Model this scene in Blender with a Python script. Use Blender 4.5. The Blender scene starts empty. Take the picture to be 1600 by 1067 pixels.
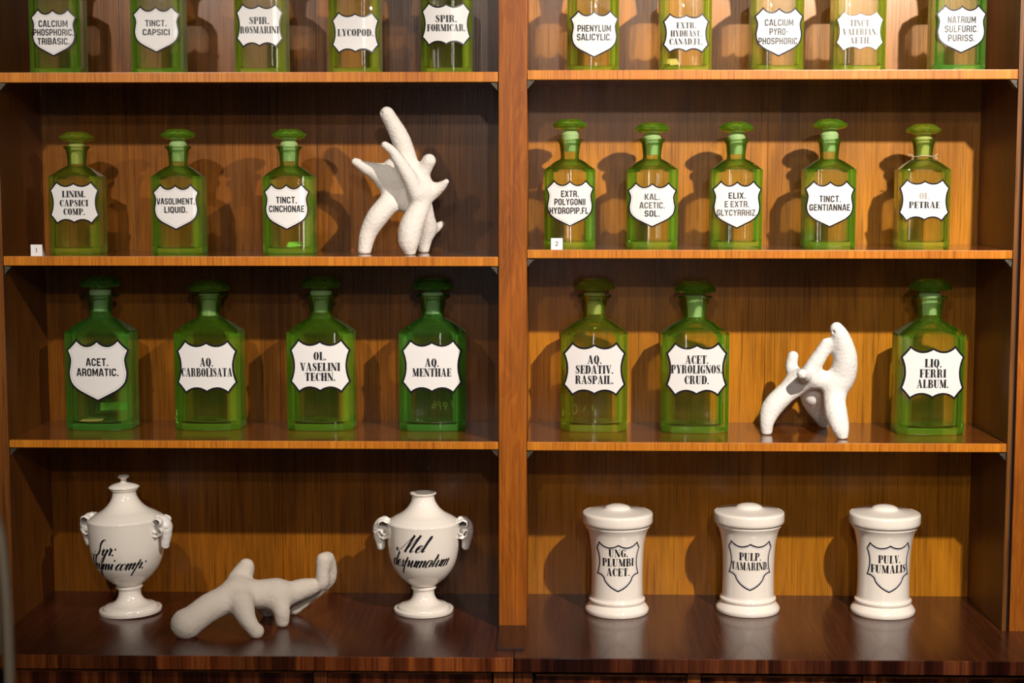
import bpy, bmesh, math, random
import numpy as np
from mathutils import Vector
PI = math.pi
S = bpy.context.scene
COL = S.collection

# ------------------------------------------------------------------ camera
cam_d = bpy.data.cameras.new('camera')
cam = bpy.data.objects.new('camera', cam_d); COL.objects.link(cam)
cam.location = (0.03483, -2.46, 1.55)
cam.rotation_euler = (PI/2 - 0.10141, 0, 0.02392)
cam_d.sensor_width = 36; cam_d.sensor_fit = 'HORIZONTAL'
cam_d.lens = 2567.76*36/1600
cam_d.clip_start = 0.05
cam_d.dof.use_dof = True; cam_d.dof.focus_distance = 2.53; cam_d.dof.aperture_fstop = 6.0
S.camera = cam
# ------------------------------------------------------------------ world, lamps, exposure
w = bpy.data.worlds.new('world'); S.world = w; w.use_nodes = True
w.node_tree.nodes['Background'].inputs[0].default_value = (1.0, .80, .62, 1)
w.node_tree.nodes['Background'].inputs[1].default_value = 0.014
S.view_settings.view_transform = 'Standard'; S.view_settings.look = 'None'
S.view_settings.gamma = 1; S.view_settings.use_curve_mapping = False
S.view_settings.exposure = 0.14

def spot(name, loc, aim, power, col, deg, radius, blend=.5):
    l = bpy.data.lights.new(name, 'SPOT'); l.energy = power; l.color = col
    l.spot_size = math.radians(deg); l.spot_blend = blend; l.shadow_soft_size = radius
    o = bpy.data.objects.new(name, l); COL.objects.link(o); o.location = loc
    o.rotation_euler = (Vector(aim)-Vector(loc)).to_track_quat('-Z', 'Y').to_euler()
    return o
WARM = (1.0, .91, .81)
spot('display_spotlight', (.79, -1.28, 2.237), (.42, .1, 1.46), 172, WARM, 72, .018, .9)
spot('display_spotlight', (-.77, -1.28, 2.237), (-.62, .1, 1.45), 54, WARM, 44, .018, .8)
spot('ceiling_spotlight', (.35, -3.37, 2.36), (0, .1, 1.25), 50, WARM, 40, .03, .6)
spot('ceiling_spotlight', (-.25, -3.30, 2.59), (0, .1, 1.25), 42, WARM, 40, .03, .6)
def strip_light(name, loc, aim, power, col, w_, h_):
    l = bpy.data.lights.new(name, 'AREA'); l.shape = 'RECTANGLE'; l.size = w_; l.size_y = h_; l.energy = power; l.color = col
    o = bpy.data.objects.new(name, l); COL.objects.link(o); o.location = loc
    o.rotation_euler = (Vector(aim)-Vector(loc)).to_track_quat('-Z', 'Y').to_euler()
strip_light('tall_strip_light', (.10, -4.3, 2.0), (.10, 0, 1.9), 5, (1, .95, .9), .07, 1.9)  # unseen upright source behind the camera, inferred from streaks on the bottles
S.cycles.max_bounces = 14; S.cycles.transmission_bounces = 12; S.cycles.transparent_max_bounces = 16
S.cycles.glossy_bounces = 6; S.cycles.diffuse_bounces = 4
S.cycles.sample_clamp_indirect = 4
S.cycles.blur_glossy = .5

# ------------------------------------------------------------------ materials
def newmat(name):
    m = bpy.data.materials.new(name); m.use_nodes = True
    nt = m.node_tree; b = nt.nodes['Principled BSDF']
    return m, nt, b
def L(nt, a, b): nt.links.new(a, b)
def plain(name, col, rough=.5, metal=0, spec=.5, bump=0, bscale=300, coat=0):
    m, nt, b = newmat(name)
    b.inputs['Base Color'].default_value = (*col, 1); b.inputs['Roughness'].default_value = rough
    b.inputs['Metallic'].default_value = metal; b.inputs['Specular IOR Level'].default_value = spec
    b.inputs['Coat Weight'].default_value = coat; b.inputs['Coat Roughness'].default_value = .05
    if bump:
        tc = nt.nodes.new('ShaderNodeTexCoord'); n = nt.nodes.new('ShaderNodeTexNoise'); bp = nt.nodes.new('ShaderNodeBump')
        n.inputs['Scale'].default_value = bscale; n.inputs['Detail'].default_value = 4
        bp.inputs['Strength'].default_value = bump; bp.inputs['Distance'].default_value = .002
        L(nt, tc.outputs['Object'], n.inputs['Vector']); L(nt, n.outputs['Fac'], bp.inputs['Height'])
        L(nt, bp.outputs['Normal'], b.inputs['Normal'])
    return m
def math_n(nt, op, a, b=None, c=None):
    n = nt.nodes.new('ShaderNodeMath'); n.operation = op
    for i, v in enumerate((a, b, c)):
        if v is None: continue
        if isinstance(v, (int, float)): n.inputs[i].default_value = v
        else: L(nt, v, n.inputs[i])
    return n.outputs[0]
def ramp(nt, fac, stops, interp='LINEAR'):
    n = nt.nodes.new('ShaderNodeValToRGB'); cr = n.color_ramp; cr.interpolation = interp
    while len(cr.elements) < len(stops): cr.elements.new(.5)
    for e, (p, c) in zip(cr.elements, stops):
        e.position = p; e.color = (*c, 1) if len(c) == 3 else c
    L(nt, fac, n.inputs[0]); return n.outputs[0]
def mul(nt, a, b, fac=1.0):
    n = nt.nodes.new('ShaderNodeMix'); n.data_type = 'RGBA'; n.blend_type = 'MULTIPLY'
    n.inputs[0].default_value = fac; L(nt, a, n.inputs[6]); L(nt, b, n.inputs[7]); return n.outputs[2]
def wood(name, dark, mid, light, axis='Z', fine=170, broad=14, rough=.35, coat=.0, boards=None, joints=(),
         figure=0, skew=0, pore=.5, bump=.12, cracks=0, stripes=0, spec=.5, knot=0):
    """vertical / lengthwise veneer: grain runs along axis"""
    m, nt, b = newmat(name)
    tc = nt.nodes.new('ShaderNodeTexCoord'); co = tc.outputs['Object']
    def stretched(across, along, detail, rough_=.6, dist=0, off=0):
        mp = nt.nodes.new('ShaderNodeMapping')
        s = [across]*3; s['XYZ'.index(axis)] = along
        mp.inputs['Scale'].default_value = s; mp.inputs['Location'].default_value = (off, off*1.7, off*.6)
        if skew: mp.inputs['Rotation'].default_value = (0, 0, skew)
        L(nt, co, mp.inputs['Vector'])
        n = nt.nodes.new('ShaderNodeTexNoise'); n.inputs['Scale'].default_value = 1
        n.inputs['Detail'].default_value = detail; n.inputs['Roughness'].default_value = rough_
        n.inputs['Distortion'].default_value = dist
        L(nt, mp.outputs[0], n.inputs['Vector']); return n.outputs['Fac']
    f1 = stretched(fine, fine*.035, 5, .65)
    f2 = stretched(broad, broad*.12, 3, .5, .6, 3)
    f = math_n(nt, 'ADD', math_n(nt, 'MULTIPLY', f1, .55), math_n(nt, 'MULTIPLY', f2, .45))
    col = ramp(nt, f, [(.34, dark), (.5, mid), (.68, light)])
    p = stretched(fine*3.2, fine*.06, 3, .5, 0, 9)
    pc = ramp(nt, p, [(.36, (1-pore,)*3), (.46, (1, 1, 1))])
    col = mul(nt, col, pc)
    if figure:
        g = stretched(9, 3, 2, .5, 1.2, 5)
        col = mul(nt, col, ramp(nt, g, [(.35, (1-figure,)*3), (.6, (1, 1, 1)), (.75, (1+figure*.5,)*3)]))
    if stripes:
        g = stretched(34, 2.0, 1, .4, .2, 7)
        col = mul(nt, col, ramp(nt, g, [(.38, (.30, .20, .2)), (.5, (.8, .7, .7)), (.62, (1.9, 2.1, 2.1))]), stripes)
    if knot:
        mp = nt.nodes.new('ShaderNodeMapping'); mp.inputs['Scale'].default_value = (26, 26, 3.2)
        L(nt, co, mp.inputs['Vector'])
        v = nt.nodes.new('ShaderNodeTexNoise'); v.inputs['Scale'].default_value = 1.0; v.inputs['Detail'].default_value = 1
        v.inputs['Distortion'].default_value = 1.6
        L(nt, mp.outputs[0], v.inputs['Vector'])
        rings = math_n(nt, 'SINE', math_n(nt, 'MULTIPLY', v.outputs['Fac'], 55))
        col = mul(nt, col, ramp(nt, rings, [(.0, (.55, .42, .35)), (.35, (1, 1, 1))]), knot)
    sx = nt.nodes.new('ShaderNodeSeparateXYZ'); L(nt, co, sx.inputs[0])
    if boards:
        x0, x1 = boards[0][0], boards[-1][1]
        t = nt.nodes.new('ShaderNodeMapRange'); L(nt, sx.outputs[0], t.inputs[0])
        t.inputs[1].default_value = x0; t.inputs[2].default_value = x1
        st = [((a-x0)/(x1-x0), (v, v*.985, v*.96)) for a, _, v in boards]
        col = mul(nt, col, ramp(nt, t.outputs[0], st, 'CONSTANT'))
    for j in joints:
        c = math_n(nt, 'COMPARE', sx.outputs[0], j, .00055)
        col = mul(nt, col, ramp(nt, c, [(0, (1, 1, 1)), (1, (.25, .2, .18))]))
    if cracks:
        ck = stretched(75, 7, 2, .5, 1.0, 21)
        line = math_n(nt, 'ABSOLUTE', math_n(nt, 'SUBTRACT', ck, .5))
        zone = nt.nodes.new('ShaderNodeMapRange'); L(nt, sx.outputs[2], zone.inputs[0])
        zone.inputs[1].default_value = cracks; zone.inputs[2].default_value = cracks+.12
        lc = ramp(nt, line, [(0, (.3, .24, .2)), (.022, (1, 1, 1))])
        mx = nt.nodes.new('ShaderNodeMix'); mx.data_type = 'RGBA'; mx.blend_type = 'MULTIPLY'
        L(nt, zone.outputs[0], mx.inputs[0]); L(nt, col, mx.inputs[6]); L(nt, lc, mx.inputs[7]); col = mx.outputs[2]
    L(nt, col, b.inputs['Base Color'])
    rr = math_n(nt, 'ADD', math_n(nt, 'MULTIPLY', f1, .18), rough-.09); L(nt, rr, b.inputs['Roughness'])
    b.inputs['Coat Weight'].default_value = coat; b.inputs['Coat Roughness'].default_value = .08
    b.inputs['Specular IOR Level'].default_value = spec
    bp = nt.nodes.new('ShaderNodeBump'); bp.inputs['Strength'].default_value = bump; bp.inputs['Distance'].default_value = .0015
    L(nt, math_n(nt, 'ADD', p, math_n(nt, 'MULTIPLY', f1, .6)), bp.inputs['Height']); L(nt, bp.outputs['Normal'], b.inputs['Normal'])
    return m
def glass(name, absorb, density, body, glow_mix, sharp=.25, ior=1.5):
    """old coloured bottle glass: mostly straight-through, some refraction, a reflecting skin, and a
    diffuse green share standing in for the light that thick glass carries"""
    m = bpy.data.materials.new(name); m.use_nodes = True; nt = m.node_tree
    for n in list(nt.nodes):
        if n.type != 'OUTPUT_MATERIAL': nt.nodes.remove(n)
    out = [n for n in nt.nodes if n.type == 'OUTPUT_MATERIAL'][0]
    def N(t): return nt.nodes.new('ShaderNode'+t)
    def mix(f, a, b):
        x = N('MixShader')
        if isinstance(f, (int, float)): x.inputs[0].default_value = f
        else: L(nt, f, x.inputs[0])
        L(nt, a, x.inputs[1]); L(nt, b, x.inputs[2]); return x.outputs[0]
    t = N('BsdfTransparent'); gl = N('BsdfGlossy'); gl.inputs['Roughness'].default_value = .02
    fr = N('Fresnel'); fr.inputs['IOR'].default_value = ior
    g = N('BsdfGlass'); g.inputs['IOR'].default_value = ior; g.inputs['Roughness'].default_value = 0
    d = N('BsdfDiffuse'); d.inputs[0].default_value = (*body, 1); tr = N('BsdfTranslucent'); tr.inputs[0].default_value = (*body, 1)
    thin = mix(fr.outputs[0], t.outputs[0], gl.outputs[0])
    clear = mix(sharp, thin, g.outputs[0])
    if glow_mix is None:      # painted glow stored per face: low on panes, high on edges and base
        at = N('Attribute'); at.attribute_name = 'painted_glow'; glow_mix = at.outputs['Fac']
    sh = mix(glow_mix, clear, mix(.5, d.outputs[0], tr.outputs[0]))
    L(nt, sh, out.inputs['Surface'])
    v = N('VolumeAbsorption'); v.inputs[0].default_value = (*absorb, 1); v.inputs[1].default_value = density
    L(nt, v.outputs[0], out.inputs['Volume'])
    return m
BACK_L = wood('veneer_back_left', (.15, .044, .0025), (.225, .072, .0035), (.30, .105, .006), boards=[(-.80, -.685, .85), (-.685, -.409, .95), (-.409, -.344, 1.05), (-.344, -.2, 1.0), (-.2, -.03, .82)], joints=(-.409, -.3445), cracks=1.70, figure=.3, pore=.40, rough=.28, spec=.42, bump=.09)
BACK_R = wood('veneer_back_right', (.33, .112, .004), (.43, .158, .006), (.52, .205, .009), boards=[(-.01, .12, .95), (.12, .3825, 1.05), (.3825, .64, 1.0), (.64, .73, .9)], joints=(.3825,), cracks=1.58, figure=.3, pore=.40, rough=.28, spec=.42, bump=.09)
SIDE = wood('veneer_side', (.12, .036, .004), (.18, .056, .006), (.24, .080, .009), figure=.2, rough=.45, spec=.3)
SIDE_R = wood('veneer_side_right', (.12, .040, .006), (.18, .062, .008), (.24, .088, .012), figure=.2, rough=.45, spec=.3)
POST = wood('oiled_stile', (.25, .060, .004), (.39, .108, .006), (.50, .152, .010), figure=.3, rough=.42, knot=.28, pore=.22, spec=.3)
SHELF_T = wood('shelf_top', (.09, .024, .004), (.15, .042, .006), (.22, .068, .010), axis='X', rough=.16, coat=.5, bump=.05)
SHELF_E = wood('shelf_edge', (.36, .100, .006), (.50, .160, .010), (.62, .225, .016), rough=.35, fine=260, broad=30, pore=.35, spec=.4)
COUNTER = wood('mahogany_top', (.020, .003, .0012), (.055, .010, .003), (.10, .021, .006), axis='Y', fine=150, broad=22, rough=.25, coat=.2, spec=.4, skew=-.9, bump=.10, pore=.35)
MAHOG_L = wood('mahogany_edge', (.05, .010, .003), (.13, .03, .006), (.24, .065, .012), fine=120, broad=20, rough=.3, stripes=.6, coat=.2, boards=[(-.52, -.27, .8), (-.27, -.13, .95), (-.13, .0, .7), (.0, .105, 1.7), (.105, .2, .6), (.2, .52, 1.4)])
MAHOG_R = wood('mahogany_edge_dark', (.02, .004, .002), (.055, .012, .004), (.12, .03, .008), fine=120, broad=20, rough=.3, stripes=1, coat=.2)
FRONT = wood('mahogany_front', (.02, .004, .002), (.07, .014, .004), (.15, .036, .008), fine=120, broad=24, rough=.3, stripes=1, coat=.2)
RAIL = wood('mahogany_rail', (.06, .014, .004), (.14, .036, .008), (.24, .07, .014), rough=.35)
PLINTH = wood('plinth_board', (.020, .006, .002), (.040, .012, .004), (.065, .020, .006), axis='Y', rough=.3)
DARK = plain('dark_carcass', (.012, .006, .004), .7)
METAL = plain('old_bracket_metal', (.07, .06, .045), .5, .6, bump=.6, bscale=400)
ENAMEL = plain('white_enamel', (.75, .73, .715), .12, spec=.5, coat=.3)
BLACKEN = plain('black_enamel', (.012, .011, .014), .2)
LINE = plain('thin_grey_line', (.22, .21, .22), .3)
BLUE = plain('pale_blue_line', (.30, .38, .66), .3)
INK = plain('black_lettering', (.014, .013, .016), .35)
FADED = plain('worn_lettering', (.09, .085, .08), .4)
GHOST = plain('nearly_gone_lettering', (.34, .31, .28), .4)
CLAYW = plain('white_clay', (.66, .61, .56), .85, spec=.25, bump=.7, bscale=230)
CLAYG = plain('greyish_clay', (.58, .51, .44), .85, spec=.25, bump=.4, bscale=230)
CLAYH = plain('chalk_white_clay', (.74, .71, .68), .85, spec=.25, bump=.6, bscale=200)
PIT = plain('dark_pit', (.05, .045, .04), .9)
PORC = plain('cream_porcelain', (.86, .79, .71), .10, coat=.6)
PORCW = plain('white_porcelain', (.78, .74, .70), .10, coat=.6)
BISQUE = plain('bisque_ram', (.78, .74, .70), .35)
CARD = plain('white_card', (.82, .80, .79), .6)
PAPER = plain('yellowed_paper', (.62, .50, .12), .8)
PAPERG = plain('green_paper_slip', (.25, .62, .05), .8)  # tag paper with its own green colour
TWINE = plain('twine', (.42, .30, .19), .95)
ETCH = plain('etched_marks', (.62, .75, .12), .6)
TUBE = plain('matte_tube', (.30, .24, .17), .45, .2)
def glass_set(name, absorb, density, body):
    return [glass(name, absorb, density, body, None, .12), glass(name+'_stopper', absorb, density*1.2, body, .13, .7)]  # stoppers get one even share of painted green glow
GG = glass_set('green_glass', (.55, .99, .12), 9, (.44, 1, .06))
GY = glass_set('yellow_green_glass', (.80, .98, .0), 9, (.74, 1, .07))
GD = glass_set('deep_green_glass', (.30, .98, .22), 9, (.28, 1, .12))
def frost(name, col):
    m, nt, b = newmat(name)
    b.inputs['Base Color'].default_value = (*col, 1); b.inputs['Roughness'].default_value = .55
    b.inputs['Transmission Weight'].default_value = .45; b.inputs['IOR'].default_value = 1.3
    return m
FR = {GG[0].name: frost('ground_glass_green', (.46, .68, .28)), GY[0].name: frost('ground_glass_olive', (.52, .60, .16)),
      GD[0].name: frost('ground_glass_deep', (.40, .64, .30))}

# ------------------------------------------------------------------ object helpers
def props(o, label=None, cat=None, group=None, kind=None):
    for k, v in (('label', label), ('category', cat), ('group', group), ('kind', kind)):
        if v: o[k] = v
    return o
def thing(name, label, cat, loc, rotz=0, group=None, roty=0):
    o = bpy.data.objects.new(name, None); COL.objects.link(o); o.empty_display_size = .02
    o.location = loc; o.rotation_euler = (0, roty, rotz); return props(o, label, cat, group)
def link(name, me, parent=None, loc=(0, 0, 0), label=None):
    o = bpy.data.objects.new(name, me); COL.objects.link(o); o.location = loc
    if parent: o.parent = parent
    if label: o['label'] = label
    return o
def to_mesh(name, bm, mats, smooth=0, angle=None):
    bmesh.ops.recalc_face_normals(bm, faces=bm.faces)
    me = bpy.data.meshes.new(name); bm.to_mesh(me); bm.free()
    for m in (mats if isinstance(mats, (list, tuple)) else [mats]): me.materials.append(m)
    if smooth or angle:
        for p in me.polygons: p.use_smooth = True
    if angle: me.set_sharp_from_angle(angle=math.radians(angle))
    return me
def box_bm(bm, x0, x1, y0, y1, z0, z1, bev=0, mi=0):
    vs = [bm.verts.new(v) for v in ((x0,y0,z0),(x1,y0,z0),(x1,y1,z0),(x0,y1,z0),(x0,y0,z1),(x1,y0,z1),(x1,y1,z1),(x0,y1,z1))]
    fs = [bm.faces.new([vs[i] for i in f]) for f in ((3,2,1,0),(4,5,6,7),(0,1,5,4),(1,2,6,5),(2,3,7,6),(3,0,4,7))]
    for f in fs: f.material_index = mi
    if bev:
        es = list({e for f in fs for e in f.edges})
        bmesh.ops.bevel(bm, geom=es, offset=bev, segments=2, profile=.7, affect='EDGES')
    return fs
def box(name, x0, x1, y0, y1, z0, z1, mat, parent=None, bev=.0008, label=None):
    bm = bmesh.new(); box_bm(bm, x0, x1, y0, y1, z0, z1, bev)
    return link(name, to_mesh(name, bm, mat), parent, label=label)
def lathe(bm, prof, n=64, cap0=True, cap1=True, cx=0, cy=0):
    rings = []
    for r, z in prof:
        rings.append([bm.verts.new((cx+r*math.cos(2*PI*i/n), cy+r*math.sin(2*PI*i/n), z)) for i in range(n)])
    for a, b in zip(rings, rings[1:]):
        for i in range(n): bm.faces.new((a[i], a[(i+1) % n], b[(i+1) % n], b[i]))
    if cap0: bm.faces.new(rings[0][::-1])
    if cap1: bm.faces.new(rings[-1])
def cr_spline(pts, k=5):
    """Catmull-Rom through tuples of any length"""
    P = [np.array(p, float) for p in pts]; P = [2*P[0]-P[1]] + P + [2*P[-1]-P[-2]]; out = []
    for i in range(1, len(P)-2):
        for j in range(k):
            t = j/k; a, b, c, d = P[i-1:i+3]
            out.append(.5*((2*b)+(-a+c)*t+(2*a-5*b+4*c-d)*t*t+(-a+3*b-3*c+d)*t**3))
    out.append(P[-2]); return out
def tube_bm(bm, pts, r, n=12, closed=False):
    pts = [Vector(p[:3]) for p in pts]; rings = []; N = len(pts); up = Vector((.13, .31, .94))
    for i, p in enumerate(pts):
        a = pts[(i-1) % N] if closed or i else p; c = pts[(i+1) % N] if closed or i < N-1 else p
        t = (c-a).normalized(); u = t.cross(up).normalized(); v = t.cross(u)
        rr = r[i] if isinstance(r, (list, tuple)) else r
        rings.append([bm.verts.new(p+rr*(math.cos(2*PI*k/n)*u+math.sin(2*PI*k/n)*v)) for k in range(n)])
    for i in range(N if closed else N-1):
        a, b = rings[i], rings[(i+1) % N]
        for k in range(n): bm.faces.new((a[k], a[(k+1) % n], b[(k+1) % n], b[k]))
    if not closed: bm.faces.new(rings[0][::-1]); bm.faces.new(rings[-1])

# ------------------------------------------------------------------ lettering
# a glyph = (advance, [stroke, ...]); a stroke = [(x, y, width), ...] with cap height 1
def st(w, *pts): return [(x, y, w) for x, y in pts]
def sans_glyphs():
    w = .175; l, r, b, t, c, m = .075, .455, .075, .925, .12, .265; G = {}
    def S_(*p): return st(w, *p)
    up = .0; tp = 1.0
    O = S_((l+c, b), (r-c, b), (r, b+c), (r, t-c), (r-c, t), (l+c, t), (l, t-c), (l, b+c), (l+c, b), (r-c-.02, b))
    G['O'] = (.53, [O]); G['Q'] = (.53, [O, S_((.26, .22), (.44, -.1))])
    G['C'] = (.53, [S_((r, .68), (r, t-c), (r-c, t), (l+c, t), (l, t-c), (l, b+c), (l+c, b), (r-c, b), (r, b+c), (r, .32))])
    G['G'] = (.53, [S_((r, .70), (r, t-c), (r-c, t), (l+c, t), (l, t-c), (l, b+c), (l+c, b), (r-c, b), (r, b+c), (r, .46), (.26, .46))])
    G['D'] = (.53, [S_((0, b), (r-c, b), (r, b+c), (r, t-c), (r-c, t), (0, t)), S_((l+.02, 0), (l+.02, tp))])
    G['I'] = (.15, [S_((l, 0), (l, 1))])
    G['L'] = (.45, [S_((l, 1), (l, b), (.45, b))])
    G['E'] = (.47, [S_((.46, t), (l, t), (l, b), (.46, b)), S_((l, .5), (.40, .5))])
    G['F'] = (.45, [S_((.45, t), (l, t), (l, 0)), S_((l, .48), (.38, .48))])
    G['H'] = (.53, [S_((l, 0), (l, 1)), S_((r, 0), (r, 1)), S_((l, .5), (r, .5))])
    G['T'] = (.50, [S_((0, t), (.5, t)), S_((.25, 0), (.25, t))])
    G['N'] = (.55, [S_((l, 0), (l, 1)), S_((.475, 0), (.475, 1)), S_((l+.01, .95), (.465, .05))])
    G['M'] = (.70, [S_((l, 0), (l, 1)), S_((.625, 0), (.625, 1)), S_((l+.02, .97), (.35, .22), (.60, .97))])
    G['A'] = (.56, [S_((.05, 0), (.23, .95), (.33, .95), (.51, 0)), st(.13, (.14, .27), (.42, .27))])
    G['V'] = (.56, [S_((.05, 1), (.235, .05), (.325, .05), (.51, 1))])
    G['Y'] = (.54, [S_((.05, 1), (.27, .48), (.49, 1)), S_((.27, 0), (.27, .5))])
    G['X'] = (.54, [S_((.05, 0), (.49, 1)), S_((.49, 0), (.05, 1))])
    G['K'] = (.54, [S_((l, 0), (l, 1)), S_((.48, 1), (.15, .46)), S_((.22, .56), (.49, 0))])
    G['P'] = (.51, [S_((l, 0), (l, 1)), S_((l, t), (r-c, t), (r, t-c), (r, .55), (r-c, .43), (l, .43))])
    G['R'] = (.53, [S_((l, 0), (l, 1)), S_((l, t), (r-c, t), (r, t-c), (r, .57), (r-c, .46), (l, .46)), S_((.33, .46), (r, .34), (r, 0))])
    G['B'] = (.53, [S_((l, 0), (l, 1)), S_((l, t), (r-c, t), (r-.01, t-c), (r-.01, .6), (r-c, .5), (l, .5)), S_((r-c, .5), (r, .4), (r, b+c), (r-c, b), (l, b))])
    G['U'] = (.53, [S_((l, 1), (l, b+c), (l+c, b), (r-c, b), (r, b+c), (r, 1))])
    G['S'] = (.52, [S_((r, .72), (r, t-c), (r-c, t), (l+c, t), (l, t-c), (l, .62), (l+.1, .52), (r-.1, .48), (r, .38), (r, b+c), (r-c, b), (l+c, b), (l, b+c), (l, .28))])
    G['Z'] = (.50, [S_((.02, t), (.44, t), (.07, b), (.49, b))])
    G['.'] = (.16, [st(.17, (.08, 0), (.08, .17))]); G['-'] = (.34, [st(.14, (.02, .48), (.32, .48))]); G[' '] = (.12, [])
    G['1'] = (.3, [S_((.02, .72), (.17, .92), (.17, 0))])
    G['2'] = (.5, [st(.13, (.07, .72), (.09, .86), (.19, .94), (.32, .94), (.42, .84), (.42, .68), (.07, .07), (.46, .07))])
    return G
def serif_glyphs():
    T, t = .265, .06; G = {}
    def bar(x, y0=0, y1=1, w=T): return st(w, (x, y0), (x, y1))
    def hl(x0, x1, y, w=t): return st(w, (x0, y), (x1, y))
    def cres(cx, rx, y0=0., y1=1., d=1, th=T, a0=-86, a1=86):
        my, ry = (y0+y1)/2, (y1-y0)/2-.02; out = []
        for k in range(15):
            a = math.radians(a0+(a1-a0)*k/14); wd = t*.8+(th-t*.8)*max(0, math.cos(a))**1.3
            out.append((cx+d*(rx-th/2)*math.cos(a), my+ry*math.sin(a), wd))
        return out
    e0, e1 = .03, .97
    G['I'] = (.36, [bar(.18), hl(0, .36, e0), hl(0, .36, e1)])
    G['L'] = (.60, [bar(.19), hl(0, .38, e1), hl(0, .58, e0), [(.57, 0, .05), (.55, .14, .05), (.57, .34, .03)]])
    G['E'] = (.62, [bar(.19), hl(0, .58, e1), hl(0, .60, e0), hl(.28, .46, .5), bar(.46, .36, .64, .05), [(.565, 1, .07), (.57, .68, .03)], [(.58, 0, .07), (.585, .34, .03)]])
    G['F'] = (.60, [bar(.19), hl(0, .58, e1), hl(0, .38, e0), hl(.28, .46, .5), bar(.46, .36, .64, .05), [(.565, 1, .07), (.57, .66, .03)]])
    G['H'] = (.78, [bar(.18), bar(.60), hl(0, .36, e0), hl(0, .36, e1), hl(.42, .78, e0), hl(.42, .78, e1), hl(.2, .58, .5)])
    G['T'] = (.66, [bar(.33), hl(.16, .50, e0), hl(.02, .64, e1), [(.04, 1, .07), (.03, .68, .03)], [(.62, 1, .07), (.63, .68, .03)]])
    G['N'] = (.74, [bar(.11, 0, 1, t), [(.12, .97, .24), (.60, .05, .24)], bar(.63, 0, 1, t), hl(0, .22, e0), hl(0, .16, e1), hl(.50, .74, e1)])
    G['M'] = (.92, [bar(.10, 0, 1, t), [(.16, .97, .22), (.43, .06, .22)], [(.44, .04, t), (.66, .97, t)], bar(.72), hl(0, .2, e0), hl(0, .16, e1), hl(.55, .90, e0), hl(.64, .90, e1)])
    G['A'] = (.76, [[(.11, 0, t), (.34, .98, t)], [(.36, 1.0, .2), (.58, 0, .23)], hl(.18, .50, .30), hl(0, .22, e0), hl(.42, .76, e0)])
    G['V'] = (.72, [[(.17, 1, .23), (.38, .02, .2)], [(.40, .02, t), (.60, .98, t)], hl(0, .34, e1), hl(.50, .72, e1)])
    G['Y'] = (.72, [[(.17, 1, .23), (.36, .45, .2)], [(.40, .45, t), (.60, .98, t)], bar(.37, 0, .5), hl(.2, .54, e0), hl(0, .34, e1), hl(.50, .72, e1)])
    G['X'] = (.72, [[(.17, 1, .22), (.55, 0, .22)], [(.12, 0, t), (.58, 1, t)], hl(0, .3, e1), hl(.46, .7, e1), hl(0, .24, e0), hl(.38, .72, e0)])
    G['K'] = (.76, [bar(.18), hl(0, .36, e0), hl(0, .36, e1), [(.3, .42, t), (.62, .98, t)], [(.40, .56, .2), (.60, 0, .22)], hl(.5, .76, e1), hl(.44, .76, e0)])
    O = [cres(.33, .33, d=-1), cres(.35, .33, d=1)]
    G['O'] = (.68, O); G['Q'] = (.70, O+[[(.30, .08, .05), (.38, .14, .12), (.46, -.10, .14), (.58, -.18, .03)]])
    G['C'] = (.64, [cres(.36, .36, d=-1), [(.36, .97, .05), (.50, .90, .05), (.58, .66, .04)], bar(.585, .62, 1, .06), [(.36, .03, .05), (.52, .10, .05), (.60, .32, .04)]])
    G['G'] = (.70, [cres(.36, .36, d=-1), [(.36, .97, .05), (.50, .90, .05), (.58, .66, .04)], bar(.585, .64, 1, .06), bar(.54, .04, .44, .21), hl(.40, .68, .44), [(.36, .03, .05), (.48, .07, .05)]])
    G['D'] = (.72, [bar(.18), hl(0, .36, e0), hl(0, .36, e1), cres(.34, .37, d=1)])
    G['P'] = (.66, [bar(.18), hl(0, .36, e0), hl(0, .40, e1), cres(.34, .31, .44, 1, 1, .2), hl(.3, .36, .47)])
    G['B'] = (.70, [bar(.18), hl(0, .38, e0), hl(0, .38, e1), cres(.34, .29, .50, 1, 1, .2), cres(.34, .35, 0, .53, 1, .22), hl(.28, .38, .515)])
    G['R'] = (.76, [bar(.18), hl(0, .36, e0), hl(0, .38, e1), cres(.34, .30, .50, 1, 1, .2), hl(.3, .38, .515), [(.42, .50, .08), (.52, .42, .2), (.55, .14, .2), (.62, .03, .1), (.74, .10, .03)]])
    G['U'] = (.74, [bar(.18, .22, 1), [(.18, .26, .235), (.22, .08, .15), (.38, .03, .06), (.54, .10, .06), (.59, .26, .06), (.59, 1, .06)], hl(0, .36, e1), hl(.48, .70, e1)])
    G['S'] = (.58, [[(.47, .72, .03), (.46, .86, .05), (.32, .965, .06), (.16, .90, .13), (.13, .74, .19), (.27, .56, .25), (.42, .40, .25), (.46, .22, .17), (.38, .06, .09), (.24, .03, .06), (.10, .14, .05), (.07, .32, .03)], bar(.49, .66, .98, .05), bar(.06, .02, .36, .05)])
    G['Z'] = (.6, [[(.46, 1, .2), (.14, 0, .2)], hl(.02, .54, e1), hl(.04, .58, e0)])
    G['.'] = (.20, [[(.10, .0, .15), (.10, .03, .18), (.10, .13, .18), (.10, .16, .15)]]); G['-'] = (.3, [hl(.02, .28, .45, .1)]); G[' '] = (.14, [])
    return G
SANS, SERIF = sans_glyphs(), serif_glyphs()
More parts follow.
